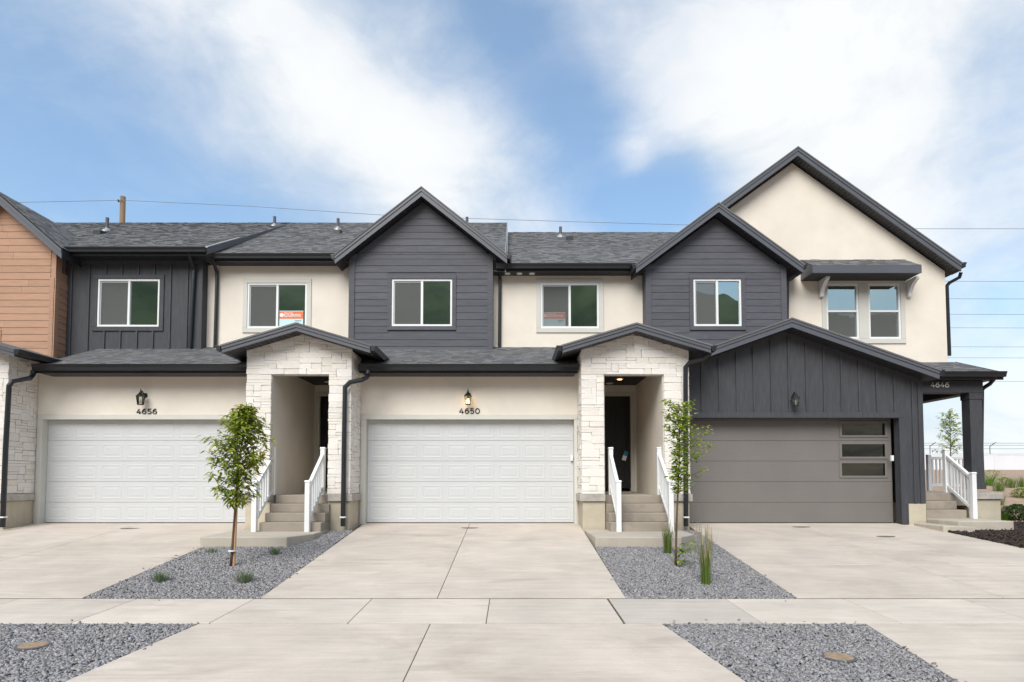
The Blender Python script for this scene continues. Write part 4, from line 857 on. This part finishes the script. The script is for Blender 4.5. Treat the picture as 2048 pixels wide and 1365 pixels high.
def level_rail(a, b, z, n, label):
    t = thing('porch_railing', label, 'railing', a, 'white stair railings'); A, B = Vector(a), Vector(b); d = (B-A).normalized(); s = Vector((-d.y, d.x, 0))
    for P in (A, B): MB().box(P.x-.05, P.x+.05, P.y-.05, P.y+.05, z, z+1.04).build('post', 'white_vinyl', t, bevel=.006)
    for h0, h1, nm in ((.9, .98, 'top_rail'), (.12, .2, 'bottom_rail')):
        q = [A+d*.05+s*.03, A+d*.05-s*.03, B-d*.05-s*.03, B-d*.05+s*.03]; MB().hexa([Vector((p.x, p.y, z+h0)) for p in q], [Vector((p.x, p.y, z+h1)) for p in q]).build(nm, 'white_vinyl', t, bevel=.005)
    for i in range(n): p = A.lerp(B, (i+1)/(n+1)); MB().box(p.x-.018, p.x+.018, p.y-.018, p.y+.018, z+.19, z+.91).build('baluster', 'white_vinyl', t)
level_rail((W(1858, 950, 17.3).x, 17.3, .705), (W(1935, 950, 17.3).x, 17.3, .705), .705, 9, 'level white railing across the back of the side porch')

# ================================================================== GRAVEL, MULCH
def inside(p, poly):
    c = False; j = len(poly)-1
    for i in range(len(poly)):
        if (poly[i][1] > p[1]) != (poly[j][1] > p[1]) and p[0] < (poly[j][0]-poly[i][0])*(p[1]-poly[i][1])/(poly[j][1]-poly[i][1])+poly[i][0]: c = not c
        j = i
    return c
CUBE = np.array([(-1, -1, -1), (1, -1, -1), (1, 1, -1), (-1, 1, -1), (-1, -1, 1), (1, -1, 1), (1, 1, 1), (-1, 1, 1)], float)/2
CF = [(0, 3, 2, 1), (4, 5, 6, 7), (0, 1, 5, 4), (1, 2, 6, 5), (2, 3, 7, 6), (3, 0, 4, 7)]
def scatter(name, poly, dens, size, m, dz, elong=(1, 1.6), flat=(.5, .9), jitter=.28, zf=zg, dmax=9e9, stray=0):
    xs_ = [p[0] for p in poly]; ys_ = [p[1] for p in poly]; area = (max(xs_)-min(xs_))*(max(ys_)-min(ys_)); n = int(min(area*dens, dmax))
    P = np.stack([RNG.uniform(min(xs_), max(xs_), n), RNG.uniform(min(ys_), max(ys_), n)], 1); P = P[[inside(p, poly) for p in P]]; ns = len(P)
    if stray:
        c = P.mean(0); Q = P[RNG.integers(0, ns, stray*8)]; Q = c+(Q-c)*RNG.uniform(1.0, 1.13, (len(Q), 1)); Q = Q[[not inside(p, poly) and (Q[i][1] < 11.2) for i, p in enumerate(Q)]][:stray]; P = np.concatenate([P, Q])
    n = len(P)
    sc = RNG.uniform(size[0], size[1], n)**1; e = RNG.uniform(*elong, n); fl = RNG.uniform(*flat, n); an = RNG.uniform(0, 6.28, n); tl = RNG.normal(0, .35, (n, 2))
    V = CUBE[None]+RNG.uniform(-jitter, jitter, (n, 8, 3)); V = V*np.stack([sc*e, sc, sc*fl], 1)[:, None, :]
    z0 = V[:, :, 2]+V[:, :, 0]*tl[:, :1]+V[:, :, 1]*tl[:, 1:]
    x = V[:, :, 0]*np.cos(an)[:, None]-V[:, :, 1]*np.sin(an)[:, None]; y = V[:, :, 0]*np.sin(an)[:, None]+V[:, :, 1]*np.cos(an)[:, None]
    zz = np.array([zf(q[1]) for q in P])+dz+RNG.uniform(0, .018, n); zz[ns:] = [zf(q[1])+.006 for q in P[ns:]]; V = np.stack([x+P[:, :1], y+P[:, 1:], z0+zz[:, None]], 2).reshape(-1, 3)
    Fa = (np.array(CF)[None]+(np.arange(n)*8)[:, None, None]).reshape(-1, 4)
    me = bpy.data.meshes.new(name); me.vertices.add(len(V)); me.vertices.foreach_set('co', V.ravel()); me.loops.add(Fa.size); me.loops.foreach_set('vertex_index', Fa.ravel().astype(np.int32)); me.polygons.add(len(Fa))
    me.polygons.foreach_set('loop_start', np.arange(0, Fa.size, 4, dtype=np.int32)); me.polygons.foreach_set('loop_total', np.full(len(Fa), 4, np.int32)); me.update(calc_edges=True); me.validate()
    a = me.attributes.new('rnd', 'FLOAT', 'FACE'); a.data.foreach_set('value', np.repeat(RNG.random(n), 6)); me.materials.append(M[m])
    o = bpy.data.objects.new(name, me); col.objects.link(o); o['kind'] = 'stuff'; return o
def bed(poly, label, dens=2500, dmax=9e9):
    bedding('bed_base', poly, 'gravelbase', -.035)
    o = scatter('gravel', poly, dens, (.012, .026), 'gravel', -.026, dmax=dmax, stray=16); tag(o, label, 'gravel')
bed([(-5.66, 7.985), (-3.335, 7.985), (-3.46, 13.15), (-3.97, 13.15), (-3.97, 12.1), (-4.24, 11.38), (-5.88, 11.38)], 'grey gravel bed round the staked sapling between left and centre driveways')
bed([(1.515, 7.985), (3.76, 7.985), (4.03, 13.2), (3.64, 13.2), (3.64, 12.0), (3.21, 11.38), (1.56, 11.38)], 'grey gravel bed round the thin sapling between centre and right driveways')
bed([(-6.2, 3.7), (-3.96, 3.7), (-3.51, 6.775), (-5.88, 6.775)], 'grey gravel strip at the lower left corner, below the sidewalk', 2700)
bed([(2.2, 3.7), (3.56, 3.7), (3.93, 6.775), (1.69, 6.775)], 'grey gravel strip at the lower right, between two driveway aprons', 2700)
bed([(-13.5, 7.99), (-11.27, 7.99), (-11.37, 13.1), (-13.5, 13.1)], 'sliver of grey gravel at the foot of the far left downspout', 500)
mz = lambda y: zg(y)+.01 if y < 13 else zg(13)+.01+(y-13)*.05
mp = [(9.75, 9.2), (13.2, 9.2), (13.2, 14.45), (W(2030, 1060, 13.0).x+.01, 14.45), (W(2030, 1060, 13.0).x+.01, 13.01), (9.85, 13.01), (9.33, 12.9)]
MB().hexa([(x, y, mz(y)-.2) for x, y in mp], [(x, y, mz(y)) for x, y in mp]).build('mulch_base', 'mulch', kind='structure')
tag(scatter('mulch', mp, 1500, (.014, .03), 'mulch', 0, (1.5, 4), (.3, .6), zf=mz), 'dark brown mulch bed along the right driveway', 'mulch')
for px, py, lb in ((67, 1291, 'round tan valve lid in the lower left gravel'), (1678, 1314, 'round tan valve lid in the lower right gravel')):
    p = on_ground(px, py); t = thing('valve_lid', lb, 'valve cover', p); MB().lathe(p+Vector((0, 0, -.05)), [(.15, 0), (.15, .05), (.128, .052)], 20).build('rim', 'pipe', t); MB().lathe(p+Vector((0, 0, -.03)), [(.125, 0), (.125, .036), (.1, .04)], 20).build('lid', 'valve', t)

# ================================================================== PLANTS
def leaf(mb, p, d, ln, w, droop=.35, rnd=None, roll=0):
    d = Vector(d).normalized(); s = d.cross(Vector((0, 0, 1)))
    if s.length < .05: s = Vector((1, 0, 0))
    s.normalize(); up = s.cross(d).normalized(); s2 = s*math.cos(roll)+up*math.sin(roll); up = s2.cross(d)
    m_ = p+d*ln*.5-Vector((0, 0, droop*ln*.2)); e = p+d*ln*.95-Vector((0, 0, droop*ln*.7)); q = p+d*ln*.25-Vector((0, 0, droop*ln*.05))
    mb.add([p, q+s2*w*.42+up*w*.12, m_+s2*w*.5+up*w*.15, e, m_-s2*w*.5+up*w*.15, q-s2*w*.42+up*w*.12, q, m_], [(0, 1, 6), (1, 2, 7, 6), (2, 3, 7), (0, 6, 5), (6, 7, 4, 5), (7, 3, 4)], rnd)
def sapling(label, base, height, r_fn, c0, n, m, seed, lean=(0, 0), stake=True, leaf_len=(.07, .11), droop=.6, wfac=.30, trunk=.022, tufts=()):
    rs = random.Random(seed); st_ = random.getstate(); random.seed(seed)
    t = thing('sapling', label, 'tree', base); b = Vector(base); tr_ = MB()
    pts = [b+Vector((lean[0]*k+.025*math.sin(k*5+seed)*k, lean[1]*k+.02*math.cos(k*4), height*k-.05)) for k in [i/9 for i in range(10)]]
    tr_.sweep(pts, [trunk*(1-.82*i/9) for i in range(10)], 8); lm = MB()
    at_ = lambda k: pts[min(8, int(k*9))].lerp(pts[min(8, int(k*9))+1], k*9-min(8, int(k*9)))
    nb = n//26
    for i in range(nb):
        k = c0+(1-c0)*.93*((i+.5)/nb)**.9; p = at_(k); a = i*2.4+rs.uniform(-.4, .4); rad = r_fn(k, a); 
        if rad < .03: continue
        d = Vector((math.cos(a), math.sin(a), rs.uniform(.35, 1.0))).normalized(); q = p+d*rad*1.08; mid = p.lerp(q, .5)+Vector((0, 0, .04*rad))
        tr_.sweep([p, mid, q], [trunk*.3, trunk*.2, .0025], 5)
        for j in range(rs.randint(20, 32)):
            u = rs.uniform(.22, 1.05); pp = (p.lerp(mid, u*2) if u < .5 else mid.lerp(q, u*2-1))+Vector((rs.gauss(0, .035), rs.gauss(0, .035), rs.gauss(0, .03)))
            ang = rs.uniform(0, 6.28); dd = d*.5+Vector((math.cos(ang), math.sin(ang), rs.uniform(-.7, .35)))
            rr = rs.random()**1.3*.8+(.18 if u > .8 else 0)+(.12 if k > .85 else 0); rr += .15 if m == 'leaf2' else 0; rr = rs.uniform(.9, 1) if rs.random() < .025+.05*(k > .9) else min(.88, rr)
            ll = rs.uniform(*leaf_len); leaf(lm, pp, dd, ll, ll*wfac, droop, rr, rs.uniform(-.6, .6))
    for tp, tr0, nn in tufts:
        for j in range(nn):
            pp = b+Vector(tp)+Vector((rs.gauss(0, tr0), rs.gauss(0, tr0), rs.gauss(0, tr0*.7))); ang = rs.uniform(0, 6.28); ll = rs.uniform(*leaf_len); leaf(lm, pp, (math.cos(ang), math.sin(ang), rs.uniform(-.3, .5)), ll, ll*wfac*1.2, .3, rs.uniform(.2, .9), rs.uniform(-.5, .5))
        tr_.sweep([at_(max(.05, tp[2]/height-.05)), b+Vector(tp)], [.006, .003], 5)
    tr_.build('trunk', 'bark', t, smooth=True); lm.build('crown', m, t, fix=False, kind=None)
    if stake:
        s = b+Vector((.05, .03, 0)); MB().sweep([s-Vector((0, 0, .1)), s+Vector((.03, 0, 1.35))], .019, 8, True).build('stake', 'stake', t)
        MB().lathe(b+Vector((.025, .01, .23)), [(.06, 0), (.06, .025), (.055, .025), (.055, 0)], 14).build('tie', 'white_vinyl', t)
    random.setstate(st_); return t
b1 = on_ground(460, 1132)
def r1(k, a):
    e = [(.33, .10), (.42, .30), (.55, .47), (.68, .50), (.8, .36), (.9, .19), (1, .03)]; r = 0
    for (p, q), (s, u) in zip(e, e[1:]):
        if p <= k <= s: r = q+(u-q)*(k-p)/(s-p)
    return r*random.uniform(.75, 1.15)
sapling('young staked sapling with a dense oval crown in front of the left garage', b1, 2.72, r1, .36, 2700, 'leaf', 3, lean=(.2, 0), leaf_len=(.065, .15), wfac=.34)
b2 = on_ground(1352, 1131)
def r2(k, a):
    r = .14 if k < .5 else .30 if k < .72 else .33
    if math.cos(a) > .2 and k < .75: r *= 2.0
    if math.cos(a) < 0 and k < .72: r *= .45
    return r*random.uniform(.7, 1.1)*(1.1-k*.35)
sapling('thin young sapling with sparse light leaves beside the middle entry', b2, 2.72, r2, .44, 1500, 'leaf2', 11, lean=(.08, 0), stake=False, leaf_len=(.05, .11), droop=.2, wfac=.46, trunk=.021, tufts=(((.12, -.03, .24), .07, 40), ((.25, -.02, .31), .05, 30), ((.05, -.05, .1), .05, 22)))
def tuft(name, label, base, h, r, n, m, spread, cat='grass', seed_tip=0, group=None):
    t = MB(); b = Vector(base); rr = random.Random(int(base[0]*1000))
    for i in range(n):
        a = rr.uniform(0, 6.28); k = rr.random()**.6; p = b+Vector((math.cos(a)*r*k, math.sin(a)*r*k, -.01)); hh = h*rr.uniform(.55, 1); dx = Vector((math.cos(a), math.sin(a), 0))*spread*k*hh*rr.uniform(.4, 1.2); w = rr.uniform(.0028, .005); s = Vector((math.cos(a+1.4), math.sin(a+1.4), 0))*w
        p1 = p+Vector((0, 0, hh*.5))+dx*.3; p2 = p+Vector((0, 0, hh))+dx; c = rr.uniform(0, .75)
        t.add([p-s, p+s, p1+s*.8, p1-s*.8], [(0, 1, 2, 3)], c); t.add([p1-s*.8, p1+s*.8, p2], [(0, 1, 2)], c if rr.random() > seed_tip else rr.uniform(.85, 1))
        if seed_tip and rr.random() < seed_tip*.6: q = p2+Vector((0, 0, .02)); t.add([q-s*1.8-Vector((0, 0, .14)), q+s*1.8-Vector((0, 0, .14)), q+s*1.2, q-s*1.2], [(0, 1, 2, 3)], rr.uniform(.9, 1))
    o = t.build(name, m, None, fix=False); return tag(o, label, cat, group)
for px, py, h, r, n, m, sp, lb, tip in ((1335, 1106, .62, .07, 130, 'grass', .22, 'upright green feather grass at the corner of the middle landing pad', .08), (1412, 1167, .90, .07, 150, 'grass', .17, 'tall feather grass with tan seed heads right of the thin sapling', .4)):
    tuft('feather_grass', lb, on_ground(px, py), h, r, n, m, sp, seed_tip=tip)
for px, py, h, r, n, lb in ((320, 1162, .17, .10, 170, 'low grass tuft nearest the left driveway'), (488, 1163, .19, .11, 180, 'low grass tuft right of the staked sapling, toward the sidewalk'), (423, 1105, .11, .11, 90, 'sparse grass tuft just left of the staked trunk by the pad'), (550, 1108, .16, .08, 110, 'small grass tuft by the pad corner, right of the staked sapling')):
    tuft('grass_tuft', lb, on_ground(px, py), h, r, n, 'fescue', .8)
def on_sheet(px, py):
    d = ray(px, py); t = 10
    while t < 80 and EYE+d.z*t/d.y > zsheet(d.x*t/d.y, t): t += .05
    return Vector((d.x*t/d.y, t, zsheet(d.x*t/d.y, t)))
def shrub(label, p, r, h, n, m='shrub', name='shrub', ll=(.04, .07)):
    t = thing(name, label, 'shrub', p); mb = MB(); st = MB()
    for k in range(9):
        a = k*.7*math.pi; e = p+Vector((math.cos(a)*r*.7, math.sin(a)*r*.7, h*random.uniform(.6, .95))); st.sweep([p, p.lerp(e, .5)+Vector((0, 0, .05)), e], [.01, .006, .003], 5)
    for i in range(n):
        a = random.uniform(0, 6.28); k = random.random()**.45; z = random.random(); rad = r*math.sqrt(max(.02, 1-(2*z-.9)**2))*k*random.uniform(.8, 1.15)
        leaf(mb, p+Vector((math.cos(a)*rad, math.sin(a)*rad, h*z)), (math.cos(a), math.sin(a), random.uniform(-.2, .8)), random.uniform(*ll), random.uniform(.018, .03), .3, random.random(), random.uniform(-.6, .6))
    st.build('stem', 'bark', t); mb.build('foliage', m, t, fix=False)
shrub('dark green leafy shrub at the right edge above the mulch', W(2036, 1042, 14.8), .36, .40, 2600, ll=(.05, .09)); tuft('bright_grass', 'bright green grass clump left of the dark shrub', W(2008, 1040, 14.9), .22, .16, 300, 'bright', .8)
shrub('small green shrub at the foot of the side porch corner', W(1988, 1036, 15.2), .15, .3, 260, 'leaf2')
for px, py, h, lb in ((1979, 972, .6, 'yellow-green shrubby clump nearest the porch column'), (1997, 982, .42, 'small spiky clump on the dirt slope below the first'), (2022, 976, .5, 'middle spiky clump on the dirt slope'), (2046, 975, .6, 'spiky clump on the dirt slope at the right edge'), (1994, 1010, .5, 'pale grassy clump low on the dirt slope')):
    tuft('dry_clump', lb, on_sheet(px, py), h, .2, 200, 'bright' if px < 1990 else 'grass', .55)
for px, py, h, lb in ((1984, 962, .9, 'round yellow-green bush against the white fence beside the column'), (2010, 966, .5, 'low green bush right of the yellow-green bush'), (2040, 990, .45, 'low green bush near the right edge of the slope')):
    p = on_sheet(px, py+6); shrub(lb, p, h*.55, h*.7, 500, 'leaf2', ll=(.07, .12))
b3 = W(1903, 985, 24); b3.z = zsheet(b3.x, 24)
def r3(k, a): return (.55 if k < .8 else .35)*random.uniform(.6, 1.1)
sapling('small airy tree seen through the side porch', b3, W(1903, 822, 24).z-b3.z, r3, .42, 1000, 'leaf2', 5, stake=False, leaf_len=(.10, .16), droop=.3, wfac=.3, trunk=.03)

# ================================================================== BEYOND
YF = 45; t = thing('vinyl_fence', 'white vinyl privacy fence far behind the dirt slope', 'fence', (34, YF, 1.2)); z0 = W(2000, 954, YF).z; z1 = W(2000, 909, YF).z; x = 29.0
while x < 47:
    MB().box(x-.07, x+.07, YF-.07, YF+.07, z0-.2, z1+.05).build('post', 'vfence', t); MB().box(x+.075, x+2.325, YF-.03, YF+.03, z0-.1, z1-.05).build('panel', 'vfence', t)
    MB().box(x+.075, x+2.325, YF-.05, YF+.05, z1-.048, z1+.01).build('top_rail', 'vfence', t); x += 2.4
YC = 62; t = thing('security_fence', 'thin wire fence with angled barbed wire arms behind the white fence', 'fence', (48, YC, 1.3)); x = W(1860, 900, YC).x
while x < 66:
    zt = W(1900, 893, YC).z; MB().sweep([(x, YC, 1.0), (x, YC, zt), (x+.35, YC-.35, zt+.38)], .04, 6).build('post', 'pipe', t); x += 6.2
for k, zz in enumerate((887, 891, 898)):
    z = W(1900, zz, YC).z; MB().sweep([(38, YC-.12*(2-k), z), (70, YC-.12*(2-k), z)], .022, 5).build('wire', 'cable', t)
for k in range(10):
    z = 1.3+k*.27; MB().sweep([(38, YC, z), (70, YC, z)], .008, 4).build('wire', 'cable', t)
YP = 40; pb = W(246, 700, YP); pt = W(246, 394, YP)
t = thing('utility_pole', 'wooden utility pole rising behind the left roof', 'utility pole', (pt.x, YP, 1.0)); MB().sweep([(pt.x, YP, .6), (pt.x, YP, pt.z)], [.21, .165], 14, up=Vector((1, .01, 0))).build('shaft', 'pole', t, smooth=True); MB().box(pt.x-.2, pt.x-.13, YP-.25, YP-.14, pt.z-.45, pt.z-.3).build('insulator', 'metal_black', t)
def cable(pts, Y, label, r=.02):
    tag(MB().sweep([W(px, py, Y) for px, py in pts], r, 5).build('power_line', 'cable'), label, 'power line', 'power lines')
cable([(246, 401), (50, 405), (-200, 416)], YP-.2, 'thin cable running left from the utility pole', .016); cable([(246, 401), (500, 413), (755, 430), (930, 437), (1150, 444), (1360, 450), (1845, 458), (2100, 458), (2600, 455)], YP-.2, 'long thin cable running right from the utility pole above the roofs', .016)
names = ['second', 'third', 'fourth', 'fifth', 'sixth', 'seventh', 'lowest']
for k, y in enumerate((563, 598, 629, 656, 694, 716, 763)): cable([(1500, y-1), (1900, y), (2100, y+.5), (2700, y)], 70+k*2, f'{names[k]} power line down right of the tall gable', .024)
